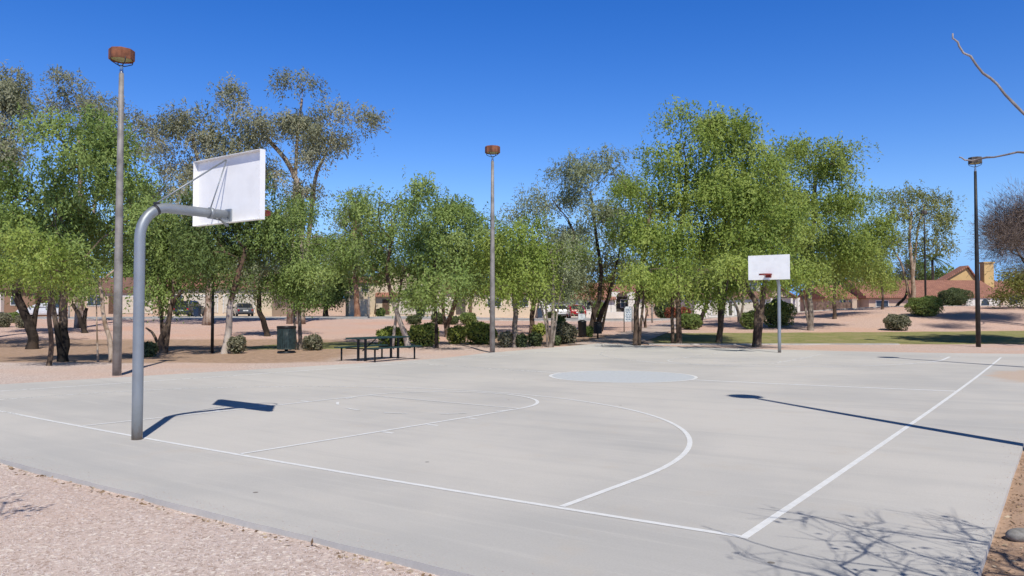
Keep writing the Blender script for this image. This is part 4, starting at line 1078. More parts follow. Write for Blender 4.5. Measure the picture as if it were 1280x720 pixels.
SH = [
 ('small grey-green shrub at the foot of the white limewashed trunk', 297, 442, 22, 22, 'shrubr', None),
 ('low olive shrub right of the large green litter bin', 392, 438, 24, 19, 'shrubr', None),
 ('yellowish hedge behind the picnic table, left of the leaning trunk', 492, 432, 40, 23, 'shruby', None),
 ('green rounded hedge right of the leaning trunk behind the table', 530, 433, 40, 28, 'shruby', None),
 ('square clipped shrub left of the widest hedge by the middle lamp', 571, 430, 24, 22, 'shruby', None),
 ('widest bright green hedge touching the middle lamp pole', 600, 430, 42, 27, 'shruby', None),
 ('grey ball shrub just right of the middle lamp, left of the mottled trunk', 632, 434, 18, 19, 'shrubr', None),
 ('dark small shrub just right of the mottled trunk', 652, 434, 15, 16, 'shrubd', None),
 ('dark round shrub left of the pale stem clump', 669, 433, 18, 17, 'shrubd', None),
 ('tiny dark shrub at the foot of the pale stem clump', 695, 432, 12, 12, 'shrubd', None),
 ('yellow-green ball shrub before the set-back dark trunk', 674, 420, 17, 15, 'shruby', None),
 ('large brownish grey shrub left of the waste station', 706, 430, 30, 26, 'shrubr', None),
 ('small olive shrub squeezed between waste station and black bin', 736, 421, 12, 13, 'shrubg', None),
 ('dark flat shrub on the bank behind the yellowish hedge', 518, 407, 20, 11, 'shrubd', 60),
 ('dark shrub on the bank at the base of the brown forked trunk', 548, 404, 18, 14, 'shrubd', 60),
 ('green bank shrub right of the brown forked trunk', 585, 407, 22, 15, 'shrubg', 60),
 ('low dark bank shrub between forked trunk and green bank shrub', 567, 408, 14, 10, 'shrubd', 60),
 ('olive bank shrub near the white car across the road', 700, 405, 13, 13, 'shrubg', 58),
 ('dark green hedge block beside the twin dark trunks', 862, 412, 30, 20, 'shrubg', None),
 ('medium dark shrub left of the stout forked trunk', 937, 403, 22, 22, 'shrubg', 52),
 ('largest dark shrub behind the far hoop pole', 972, 409, 40, 33, 'shrubg', None),
 ('brownish ball shrub at the edge of the lawn on the right', 1120.5, 413, 31, 20, 'shrubr', None),
 ('bright green clipped mound shrub on the right slope', 1156, 395, 42, 24, 'shrubg', None),
 ('loose dark green bush before the white wall of the red roofed house', 1193, 380, 38, 23, 'shrubd', 70),
 ('grey sage shrub at the far left edge', 4, 409, 22, 18, 'shrubr', None),
 ('green round shrub in the yard behind the sage shrub', 17, 401, 15, 13, 'shrubg', 62),
 ('grey shrub behind the dark crooked trunk', 30, 406, 18, 17, 'shrubr', 54),
 ('dark shrub at the ground behind the near hoop pole', 188, 446, 20, 18, 'shrubd', None),
 ('small yard shrub before the cream garage across the road', 526, 396, 12, 20, 'shrubd', 80),
 ('yard shrub by the dark gate of the two storey house', 476, 391, 12, 11, 'shrubg', 83),
 ('bushy green plant at the left of the arched porch', 748, 391, 18, 22, 'shrubg', 84),
 ('dark low shrub under the porch front garden', 690, 392, 14, 9, 'shrubd', 83),
 ('dark tall hedge on the street corner behind the sapling', 830, 392, 24, 26, 'shrubd', 82),
]
for k, (lab, u, v, w_, h_, kd, D) in enumerate(SH):
    far = (D or 40) > 70
    shrub(lab, u, v, w_, h_, kd, D, seed=k, l=.16 if far else .11, boxy=.5 if kd in ('shruby', 'shrubd') else .3)
for k, (u, lab) in enumerate(((839, 'orange flowering bush left of the twin dark trunks'), (855, 'orange flowering bush right of the twin dark trunks'))):
    shrub(lab, u, 394, 15, 15, 'flower', 80, seed=60 + k, l=.18, group='orange flowering bushes', name='flowering_bush', cat='bush')

# -- bare tree just outside the right edge: its twigs reach in and shade the court corner
def bare_near():
    rng = np.random.default_rng(77)
    bx, by = 3.55, 2.35; bz = terrain(bx, by); base = np.array([bx, by, bz])
    t = empty('bare_tree', base, 'leafless young tree off the right edge whose dead twigs reach into view', 'tree')
    W = lambda *p: np.array(p) - base
    tr = [([W(bx, by, bz - .2), W(3.5, 2.4, .9), W(3.4, 2.45, 1.7), W(3.25, 2.55, 2.2)], .055, .03)]
    inview = lambda p: (p[0] + bx) < .70*(p[1] + by) and (p[1] + by) > .3
    tg = []
    for _ in range(110):
        p = np.array([rng.uniform(1.9, 4.2), rng.uniform(1.6, 3.5), rng.uniform(1.6, 3.3)])
        if p[0] > .73*p[1] + .02: tg.append(p - base)
    mb = skeleton(tr, tg, .0055, .022, rng, keep=lambda p: not inview(p))
    # two dead twigs that enter the view
    for pts, ra in (([(3.25, 2.55, 2.15), (2.75, 2.9, 2.28), (2.36, 3.06, 2.32), (2.17, 3.19, 2.455), (2.115, 3.235, 2.545), (2.075, 3.28, 2.64), (2.035, 3.315, 2.70), (2.00, 3.345, 2.785), (1.968, 3.375, 2.84), (1.952, 3.385, 2.875), (1.948, 3.387, 2.90)], .0055),
                    ([(3.3, 2.5, 2.0), (3.0, 3.2, 2.25), (2.78, 3.95, 2.47), (2.66, 4.05, 2.51), (2.58, 4.12, 2.497), (2.52, 4.17, 2.495), (2.47, 4.2, 2.497), (2.445, 4.21, 2.515)], .0055)):
        n = len(pts); pp = [W(*p) for p in pts]
        out = [pp[0]]
        for a, b in zip(pp[:-1], pp[1:]):
            out.append((a + b)/2 + rng.normal(size=3)*.004); out.append(b)
        mb.tube(out, [ra*(1.35 - .75*(i/len(out))) * rng.uniform(.85, 1.15) for i in range(len(out))], 7)
    mb.build('trunk', bark_mat('bark_twig', (.42, .38, .36), (.19, .165, .155), (.10, .085, .08)), t)
    tips = []
    for p in tg:
        for _ in range(3):
            c = p + rng.normal(size=3)*.12
            if not inview(c - np.array([.1, -.1, 0])): tips.append(c)
    tips = np.array(tips)
    dr = unit(rng.normal(size=tips.shape) + np.array([0, 0, .2]))
    quadmesh('dry_leaf', leaf_quads(tips, dr, rng.uniform(.04, .10, len(tips)), rng.uniform(.012, .03, len(tips)), rng), LEAF['twig'], t, rng.random(len(tips)))
    twp = np.repeat(np.array(tg), 5, 0); twd = unit(rng.normal(size=twp.shape) + np.array([-.2, .2, .3])); ln = rng.uniform(.2, .55, len(twp))
    end = twp + twd*ln[:, None]; m = np.array([not inview(e) for e in end])
    b = MB()
    for p, e in zip(twp[m], end[m]): b.tube([p, (p + e)/2 + rng.normal(size=3)*.02, e], [.004, .003, .0015], 4, cap=False)
    b.build('twig', MATS['bark_twig'], t)
bare_near()
def near_left_tree():
    x, y = -4.2, 3.75
    rng = np.random.default_rng(91); z = terrain(x, y); base = np.array([x, y, z])
    t = empty('shade_tree', base, 'young tree outside the left edge casting soft shadows on the gravel', 'tree')
    inview = lambda p: (p[0] + x) > -.70*(p[1] + y) - .05
    C = np.array([p for p in rng.normal(size=(60, 3))*np.array([.45, .5, .45]) + np.array([.15, .0, 2.4]) if not inview(p + np.array([.15, 0, 0]))])
    mb = skeleton([([np.array([0, 0, -.2]), np.array([.05, 0, .8]), np.array([0, .05, 1.6])], .05, .03)], list(C), .006, .02, rng)
    mb.build('trunk', BARK['brown'], t)
    P, Dr, T_ = foliage(C[:16], .12, 10, 'mid', .1, 0, rng, np.repeat(np.array([[0, 0, 2.0]]), 16, 0))
    m = np.array([not inview(p) for p in P]); P, Dr, T_ = P[m], Dr[m], T_[m]
    quadmesh('crown', leaf_quads(P, Dr, np.full(len(P), .10), np.full(len(P), .02), rng), LEAF['mid'], t, T_)
near_left_tree()

# ------------------------------------------------------------------ gravel stones, soil litter, cobble
def stone_mat():
    m, nt, b = newmat('gravel_stone')
    a = nt.nodes.new('ShaderNodeAttribute'); a.attribute_name = 'tint'
    cr = nt.nodes.new('ShaderNodeValToRGB'); el = cr.color_ramp.elements
    el[0].position = 0; el[0].color = (.46, .36, .32, 1); el[1].position = 1; el[1].color = (.88, .79, .73, 1)
    for p_, c_ in ((.10, (.55, .45, .405)), (.55, (.65, .555, .515)), (.88, (.71, .625, .59))):
        e = el.new(p_); e.color = (*c_, 1)
    nt.links.new(a.outputs['Fac'], cr.inputs[0]); nt.links.new(cr.outputs[0], b.inputs['Base Color'])
    b.inputs['Roughness'].default_value = .9; b.inputs['Specular IOR Level'].default_value = .15
    return m
def scatter_stones(name, pts, sizes, mat, tint, flat=.45):
    n = len(pts); rng = np.random.default_rng(3)
    base = np.array([(1, 0, 0), (0, 1, 0), (-1, 0, 0), (0, -1, 0), (0, 0, 1), (0, 0, -1)], float)
    V = base[None]*(1 + rng.uniform(-.35, .35, (n, 6, 1)))*sizes[:, None, None]*np.array([1, 1, flat])
    an = rng.uniform(0, 2*PI, n); c, s_ = np.cos(an), np.sin(an); el = rng.uniform(.6, 1, n)
    X = V[:, :, 0]*el[:, None]; Y = V[:, :, 1]
    V[:, :, 0] = X*c[:, None] - Y*s_[:, None]; V[:, :, 1] = X*s_[:, None] + Y*c[:, None]
    V[:, :, 0] += V[:, :, 2]*rng.normal(0, .5, n)[:, None]
    V += pts[:, None, :]
    Fq = np.array([(0, 1, 4), (1, 2, 4), (2, 3, 4), (3, 0, 4), (1, 0, 5), (2, 1, 5), (3, 2, 5), (0, 3, 5)])
    idx = (Fq[None] + (np.arange(n)*6)[:, None, None]).reshape(-1).astype(np.int32)
    me = bpy.data.meshes.new(name); me.vertices.add(n*6); me.vertices.foreach_set('co', V.astype(np.float32).ravel())
    nf = n*8; me.loops.add(nf*3); me.loops.foreach_set('vertex_index', idx)
    me.polygons.add(nf); me.polygons.foreach_set('loop_start', np.arange(0, nf*3, 3, dtype=np.int32))
    at = me.attributes.new('tint', 'FLOAT', 'FACE'); at.data.foreach_set('value', np.repeat(tint, 8).astype(np.float32))
    me.materials.append(mat); me.update(calc_edges=True)
    o = bpy.data.objects.new(name, me); COL.objects.link(o); struct(o, 'stuff'); return o
SM = stone_mat()
rng = np.random.default_rng(21); pts = []
while len(pts) < 60000:
    D = 2.6 + 8.5*rng.random()**1.6; S = rng.uniform(-.74*D - .3, .3)
    cx, cy = w2c(S, D)
    if cy < YF - .008: pts.append((S, D))
pts = np.array(pts); zz = np.array([terrain(a, b) + .012*math.sin(a*1.9 + b*.7)*math.sin(b*1.3 - a*.4) for a, b in pts])
sz = rng.uniform(.0035, .0088, len(pts))*np.where(rng.random(len(pts)) < .05, 1.7, 1)
scatter_stones('gravel', np.column_stack([pts, zz + sz*.15]), sz, SM, np.clip(rng.normal(.5, .17, len(pts)), 0, 1))
# dry leaf litter and stones along the slab edges
pts = []
for _ in range(420):
    cy = rng.uniform(-3, 7); cx = XR + .02 + abs(rng.normal(0, .35)); p = c2w(cx, cy); pts.append((p.x, p.y))
for _ in range(260):
    cx = rng.uniform(-3, 8.5); cy = YF - .02 - abs(rng.normal(0, .05)); p = c2w(cx, cy); pts.append((p.x, p.y))
pts = np.array(pts); zz = np.array([terrain(a, b) + .012*math.sin(a*1.9 + b*.7)*math.sin(b*1.3 - a*.4) for a, b in pts])
LM = leaf_mat('dry_litter', (.16, .10, .06), (.36, .25, .15), (.62, .52, .38), .1)
Pq = np.column_stack([pts, zz + .008]); dr = unit(np.column_stack([rng.normal(size=(len(pts), 2)), rng.normal(0, .25, len(pts))]))
struct(quadmesh('leaf_litter', leaf_quads(Pq, dr, rng.uniform(.02, .06, len(pts)), rng.uniform(.005, .013, len(pts)), rng), LM, None, rng.random(len(pts))), 'stuff')
pts = []
for _ in range(900):
    cx = rng.uniform(-3, 8.6); cy = YF + .02 + abs(rng.normal(0, .10)); pts.append((cx, cy))
for _ in range(300):
    cy = rng.uniform(-1.6, 7); cx = XR - .02 - abs(rng.normal(0, .08)); pts.append((cx, cy))
P3 = np.array([tuple(c2w(a, b, .002)) for a, b in pts]); sz = rng.uniform(.002, .006, len(pts))
scatter_stones('grit', P3, sz, SM, np.clip(rng.normal(.4, .2, len(pts)), 0, 1))
pts = []
for _ in range(2500):
    cy = rng.uniform(-3, 7); cx = XR + .02 + rng.random()**1.5*1.6; p = c2w(cx, cy); pts.append((p.x, p.y))
pts = np.array(pts); zz = np.array([terrain(a, b) for a, b in pts]); sz = rng.uniform(.004, .011, len(pts))
SOILM = simple('soil_clod', (.46, .315, .225), .95, 0, .3, 40)
scatter_stones('soil_crumbs', np.column_stack([pts, zz + .006]), sz, SOILM, rng.random(len(pts)))
q = gp(1266, 673)
def cobble():
    b = MB(); n, m = 20, 12; V = []; Fc = []
    r = random.Random(2)
    for i in range(m+1):
        ph = PI*i/m - PI/2
        for j in range(n):
            th = 2*PI*j/n; k = 1 + .05*math.sin(2*th + 1) + .04*math.cos(3*th)*math.cos(ph)
            V.append((.105*k*math.cos(ph)*math.cos(th), .075*k*math.cos(ph)*math.sin(th), .042 + .048*math.sin(ph)))
    for i in range(m):
        for j in range(n): Fc.append((i*n+j, i*n+(j+1) % n, (i+1)*n+(j+1) % n, (i+1)*n+j))
    b.add(V, Fc, 0, True)
    o = b.build('cobble', simple('cobble_grey', (.27, .255, .235), .8, 0, .18, 22, .2), None, (q[0] + .02, q[1], q[2] - .006), .3)
    tag(o, 'smooth grey cobble on the soil right of the slab', 'stone')
cobble()

# ------------------------------------------------------------------ houses across the street
GLASS = glass_mat()
FRAME = simple('frame_white', (.72, .70, .66), .6, 0, .04)
TRIM = simple('trim_brown', (.16, .10, .07), .7)
DOORM = simple('door_brown', (.13, .075, .045), .6)
GAR = simple('garage_cream', (.62, .55, .45), .7, 0, .05)
GARW = simple('garage_white', (.70, .66, .60), .7, 0, .05)
TERRA = roof_mat('roof_terracotta', (.43, .20, .135), (.31, .14, .095))
TERRB = roof_mat('roof_brown', (.30, .165, .115), (.20, .11, .08))
SHADE = simple('painted_porch_shade', (.10, .085, .07), .8)  # dark colour standing in for shade inside porches and entries
class House:
    def __init__(s, name, label, D, uc, group='houses across the street'):
        s.D = D; s.x0 = px(uc, D); s.z0 = terrain(s.x0, D)
        s.root = empty(name, (s.x0, D, s.z0), label, 'house', group)
    def X(s, u, y=0.0): return px(u, s.D + y) - s.x0
    def Zv(s, v, y=0.0): return pz(v, s.D + y) - s.z0
    def wall(s, u0, u1, v_top, mat, depth=9, y=0.0, nm='wall'):
        return MB().box(s.X(u0, y), s.X(u1, y), y, y + depth, -.8, s.Zv(v_top, y)).build(nm, mat, s.root)
    def gable_side(s, u0, u1, v_eave, rise, mat, depth=9, y=0.0, over=.45, hip=0.0):
        """ridge parallel to the street"""
        a, b = s.X(u0, y) - over, s.X(u1, y) + over; e = s.Zv(v_eave, y) + .02; yf, yb = y - over, y + depth + over; ym = (yf + yb)/2; th = .16
        m = MB(); h = hip
        P = [(a, yf, e), (b, yf, e), (b, yb, e), (a, yb, e), (a + h, ym, e + rise), (b - h, ym, e + rise)]
        V = P + [(x, yy, z - th) for x, yy, z in P[:4]]
        m.add(V, [(0, 1, 5, 4), (2, 3, 4, 5), (1, 2, 5), (3, 0, 4), (0, 6, 7, 1), (1, 7, 8, 2), (2, 8, 9, 3), (3, 9, 6, 0), (6, 9, 8, 7)])
        return m.build('roof', mat, s.root)
    def gable_front(s, u0, u1, v_eave, v_peak, wall_m, roof_m, depth=9, y=0.0, over=.4, upk=None):
        a, b = s.X(u0, y), s.X(u1, y); c = s.X(upk, y) if upk else (a + b)/2; e = s.Zv(v_eave, y); p = s.Zv(v_peak, y)
        MB().prism([(a, e), (b, e), (c, p)], y, y + depth).build('gable_wall', wall_m, s.root)
        m = MB(); th = .18
        for (xa, xe) in ((a, -1), (b, 1)):
            sl = (p - e)/max(.1, abs(c - xa)); xo = xa + xe*over; zo = e - over*sl
            V = [(xo, y - over, zo + .03), (c, y - over, p + .03), (c, y + depth + .2, p + .03), (xo, y + depth + .2, zo + .03)]
            V += [(x, yy, z + th) for x, yy, z in V]
            m.add(V, [(0, 3, 2, 1), (4, 5, 6, 7), (0, 1, 5, 4), (3, 7, 6, 2), (0, 4, 7, 3), (1, 2, 6, 5)])
        return m.build('roof', roof_m, s.root)
    def window(s, u0, u1, v0, v1, y=0.0, bars=1):
        a, b, z1, z0 = s.X(u0, y), s.X(u1, y), s.Zv(v0, y), s.Zv(v1, y); f = .07
        m = MB(); m.box(a - f, b + f, y - .06, y - .001, z1, z1 + f).box(a - f, b + f, y - .06, y - .001, z0 - f, z0).box(a - f, a, y - .06, y - .001, z0, z1).box(b, b + f, y - .06, y - .001, z0, z1)
        for k in range(bars):
            x = a + (b - a)*(k + 1)/(bars + 1); m.box(x - .025, x + .025, y - .05, y - .016, z0, z1)
        fr = m.build('window', FRAME, s.root)
        MB().box(a, b, y - .014, y - .003, z0, z1).build('pane', GLASS, fr)
    def garage(s, u0, u1, v0, v1, mat, y=0.0):
        a, b, z1, z0 = s.X(u0, y), s.X(u1, y), s.Zv(v0, y), s.Zv(v1, y); m = MB()
        n = 4
        for i in range(n):
            m.box(a, b, y - .05, y - .002, z0 + (z1 - z0)*i/n + .015, z0 + (z1 - z0)*(i + 1)/n - .015, bev=.012)
        m.box(a, b, y - .03, y - .004, z0, z1)
        g = m.build('garage_door', mat, s.root)
        MB().box(a - .1, b + .1, y - .08, y - .001, z1 + .002, z1 + .14).box(a - .1, a - .002, y - .08, y - .001, z0, z1).box(b + .002, b + .1, y - .08, y - .001, z0, z1).build('frame', FRAME, g)
    def door(s, u0, u1, v0, v1, mat, y=0.0):
        a, b, z1, z0 = s.X(u0, y), s.X(u1, y), s.Zv(v0, y), s.Zv(v1, y)
        d = MB().box(a, b, y - .05, y - .002, z0, z1, bev=.01).build('door', mat, s.root)  # also builds dark panels that paint recess shade, with no door there
        MB().lathe([(.001, -.03), (.03, -.02), (.03, .02), (.001, .03)], 8, org=(b - .12, y - .08, z0 + (z1 - z0)*.45)).build('handle', STEEL, d)
    def chimney(s, u0, u1, v0, v1, mat, y=3.0, cap=None):
        a, b, z1, z0 = s.X(u0, y), s.X(u1, y), s.Zv(v0, y), s.Zv(v1, y)
        MB().box(a, b, y, y + .9, z0, z1).box(a - .1, b + .1, y - .1, y + 1.0, z1 - .02, z1 + .18).build('chimney', cap or mat, s.root)
CREAM = stucco('stucco_cream', (.66, .55, .41)); CREAMY = stucco('stucco_yellow', (.62, .43, .20)); WHITEW = stucco('stucco_white', (.72, .68, .62))
BRICK = stucco('wall_brown', (.27, .17, .115)); TAN = stucco('stucco_tan', (.55, .42, .32))
# 1 brown wall house at the left edge
h = House('house', 'brown walled house behind the shrubs at the left edge', 88, 10)
h.wall(-60, 44, 362, BRICK); h.gable_side(-60, 44, 362, 1.6, TERRB); h.wall(-8, 1, 366, WHITEW, .6, -.62, 'pillar'); h.window(14, 26, 371, 381)
h.garage(-50, -15, 371, 390, GAR)
# 2 cream garage house
h = House('house', 'cream house with wide garage behind the two dark parked cars', 89, 275)
h.wall(205, 340, 359, CREAM); h.gable_side(205, 340, 359, 1.9, TERRA); h.garage(236, 272, 370, 391, GAR); h.garage(280, 318, 370, 391, GAR); h.window(214, 228, 369, 380)
# low dark house between
h = House('house', 'tan single storey house behind the left light pole', 91, 120)
h.wall(52, 198, 363, TAN); h.gable_side(52, 198, 363, 1.7, TERRB); h.window(70, 84, 370, 382); h.window(110, 126, 370, 382); h.door(136, 143, 370, 392, DOORM); h.garage(152, 190, 371, 392, GAR)
# 3 two-storey cream house
h = House('house', 'two storey cream house with sloping tile roof behind the leaning trunk', 88, 500)
h.wall(432, 470, 352, CREAM, 8, 1.0); h.wall(470, 552, 356, CREAM, 10, 0.0)
MB().box(h.X(476), h.X(540), 1.2, 9, h.Zv(356), h.Zv(346)).build('upper_wall', CREAM, h.root)
h.gable_front(462, 548, 350, 333, CREAM, TERRA, 9, 1.3, upk=500)
h.gable_side(432, 470, 352, .7, TERRA, 8, 1.0, .3)
h.window(452, 460, 357, 364, 1.0, 0); h.garage(497, 528, 374, 393, GAR); h.garage(533, 548, 374, 393, GAR); h.window(505, 520, 362, 368)
m = MB().prism([(-.6, 0), (-.6, -.12), (.15, .35), (.15, .5)], h.X(470), h.X(497), axis='x'); m.v = [(x, y, z + h.Zv(370)) for x, y, z in m.v]; m.build('porch_roof', TERRA, h.root)
h.door(478, 487, 374, 393, DOORM)
h.wall(436, 446, 374, CREAM, 1.5, -3.0, 'yard_wall'); h.wall(448, 459, 374, CREAM, 1.5, -3.0, 'yard_wall')
# 4 middle cream house
h = House('house', 'cream house with dark entry behind the middle light pole', 90, 625)
h.wall(556, 672, 364, CREAM); h.gable_side(556, 672, 364, 1.5, TERRB); h.garage(558, 566, 374, 393, GAR); h.door(570, 582, 372, 393, SHADE); h.door(586, 590, 374, 393, DOORM)  # wide dark panel is the shade of the entry, painted on
h.window(610, 626, 373, 383); h.window(640, 660, 373, 383)
# 5 white house, terracotta roof, arched porch
h = House('house', 'white house with terracotta roof and arched porch right of the red car', 88, 745)
h.wall(674, 764, 373, WHITEW, 9, 0); h.gable_side(690, 764, 373, 1.9, TERRA, 9, 0, .5); h.garage(700, 722, 378, 393, GARW); h.window(728, 738, 377, 387)
h.wall(764, 806, 366, WHITEW, 7, 1.6)
h.door(770.5, 792, 371, 389, SHADE, 1.6); h.window(776, 786, 375, 384, 1.54)  # dark panel paints the shaded recess behind the arch
# arch: two pillars and a round-headed front
xa, xb, xc, xd = h.X(763.5), h.X(770), h.X(785.5), h.X(793.5); zt = h.Zv(365); zs = h.Zv(373); zb = h.Zv(390)
def arch(x0, x1):
    n = 12; V = []; Fc = []
    for k in range(n + 1):
        a = PI - PI*k/n; cx_ = (x0 + x1)/2; r = (x1 - x0)/2
        xx = cx_ + r*math.cos(a); z_ = zs + .75*math.sin(a)
        V += [(xx, 0, z_), (xx, 0, zt), (xx, .5, z_), (xx, .5, zt)]
    for k in range(n):
        q_ = 4*k; Fc += [(q_, q_+1, q_+5, q_+4), (q_+2, q_+6, q_+7, q_+3), (q_, q_+4, q_+6, q_+2), (q_+1, q_+3, q_+7, q_+5)]
    return V, Fc
m = MB(); m.box(xa, xb, 0, .5, -.5, zt).box(xc, xd, 0, .5, -.5, zt); m.add(*arch(xb, xc)); m.box(h.X(754), h.X(800), -.25, -.01, -.5, h.Zv(390))
m.box(xa - .1, xb + .08, -.09, .59, zs - .06, zs + .1); m.box(xc - .08, xd + .1, -.09, .59, zs - .06, zs + .1)
m.build('arched_porch', WHITEW, h.root)
h.gable_side(764, 806, 365, 1.0, TERRA, 7, 1.0, .3)
# 6 white two-storey house with garages
h = House('house', 'white two storey house with garage doors behind the stout forked trunk', 87, 940)
h.wall(868, 962, 372, WHITEW, 8, 0); h.wall(885, 950, 350, WHITEW, 7, 3.2, 'upper_wall')
h.gable_side(885, 950, 350, 1.5, TERRB, 7, 3.2); h.gable_side(868, 962, 372, .75, TERRB, 3.4, -.1, .3)
h.garage(890, 908, 377, 394, GAR); h.garage(922, 950, 377, 394, GAR); h.door(911, 915, 377, 394, SHADE); h.door(918, 921, 377, 394, FRAME)  # narrow dark panel between the garages is painted shade
h.window(935, 945, 356, 364, 3.2); h.window(900, 912, 356, 364, 3.2)
h.wall(962, 1000, 372, WHITEW, 7, 1.0); h.gable_front(958, 992, 371, 358, TAN, TERRB, 6, .6, upk=970); h.door(964, 974, 374, 394, SHADE, 1.0)  # dark panel under the small gable paints the porch shade
for u in (960, 985, 993): MB().box(h.X(u), h.X(u + 2.4), -.9, -.65, -.6, h.Zv(373)).build('porch_post', WHITEW, h.root)
h.window(987, 991, 378, 388, 1.0, 0)
# brown timber fence and its pillar on the mound side
t = empty('timber_fence', (px(1042, 82), 82, terrain(px(1042, 82), 82)), 'brown timber yard fence right of the white two storey house', 'fence')
zf = pz(377.5, 82) - t.location.z; b = MB(); xw = 22*82/F
k = -xw
while k < xw: b.box(k, k + .14, -.02, .02, -.6, zf - .05*random.random()); k += .155
b.box(-xw, xw, .02, .06, .2, .3); b.box(-xw, xw, .02, .06, zf - .4, zf - .3)
b.build('board_panel', simple('fence_wood', (.20, .13, .10), .85, 0, .3, 4), t)
MB().box(xw, xw + .5, -.25, .25, -.6, zf + .25).box(xw - .05, xw + .55, -.3, .3, zf + .25, zf + .33).build('pillar', TAN, t)
# 7 small tiled house with white chimney
h = House('house', 'small tiled house with a white chimney left of the long red roof', 90, 1066)
h.wall(1035, 1096, 372, TAN); h.gable_side(1035, 1092, 372, 1.6, TERRA); h.chimney(1071.5, 1079.5, 348, 372, WHITEW, 2.0); h.window(1050, 1057, 375, 382); h.window(1061, 1067, 375, 382)
h.door(1086, 1091, 372, 392, simple('door_blue', (.05, .07, .11), .5)); h.door(1080, 1084, 373, 392, DOORM)
# 8 long red tiled house
h = House('house', 'long house with red tiled roof and yellow gable at the right', 88, 1170)
h.wall(1086, 1252, 373, TAN, 9, 0)
h.gable_side(1086, 1250, 371, 2.05, TERRA, 9, 0, .5)
h.wall(1208, 1250, 371.5, WHITEW, .3, -.35, 'front_wall')
h.gable_front(1178, 1222, 352, 334, CREAMY, TERRA, 1.3, 6.5, .35, upk=1209)
MB().box(h.X(1178, 6.5), h.X(1222, 6.5), 6.5, 7.8, 0, h.Zv(352, 6.5) - .01).build('upper_wall', CREAMY, h.root)
h.chimney(1231, 1243, 329, 372, CREAMY, 5.5)
n = 14; a0, a1 = h.X(1224), h.X(1234); z_ = h.Zv(381)
pan = [(a0, z_ - .3)] + [((a0 + a1)/2 - (a1 - a0)/2*math.cos(PI*k/n), z_ + .65*math.sin(PI*k/n)) for k in range(n + 1)] + [(a1, z_ - .3)]
MB().prism(pan, -.38, -.355).build('arched_window', GLASS, h.root)
h.window(1095, 1110, 376, 383); h.window(1135, 1150, 376, 383)
# cream wing at far right
h = House('house', 'low cream house with tiled roof at the right edge behind the olive tree', 96, 1275)
h.wall(1254, 1340, 366, CREAM); h.gable_side(1254, 1340, 366, 1.6, TERRA); h.window(1262, 1274, 371, 379)

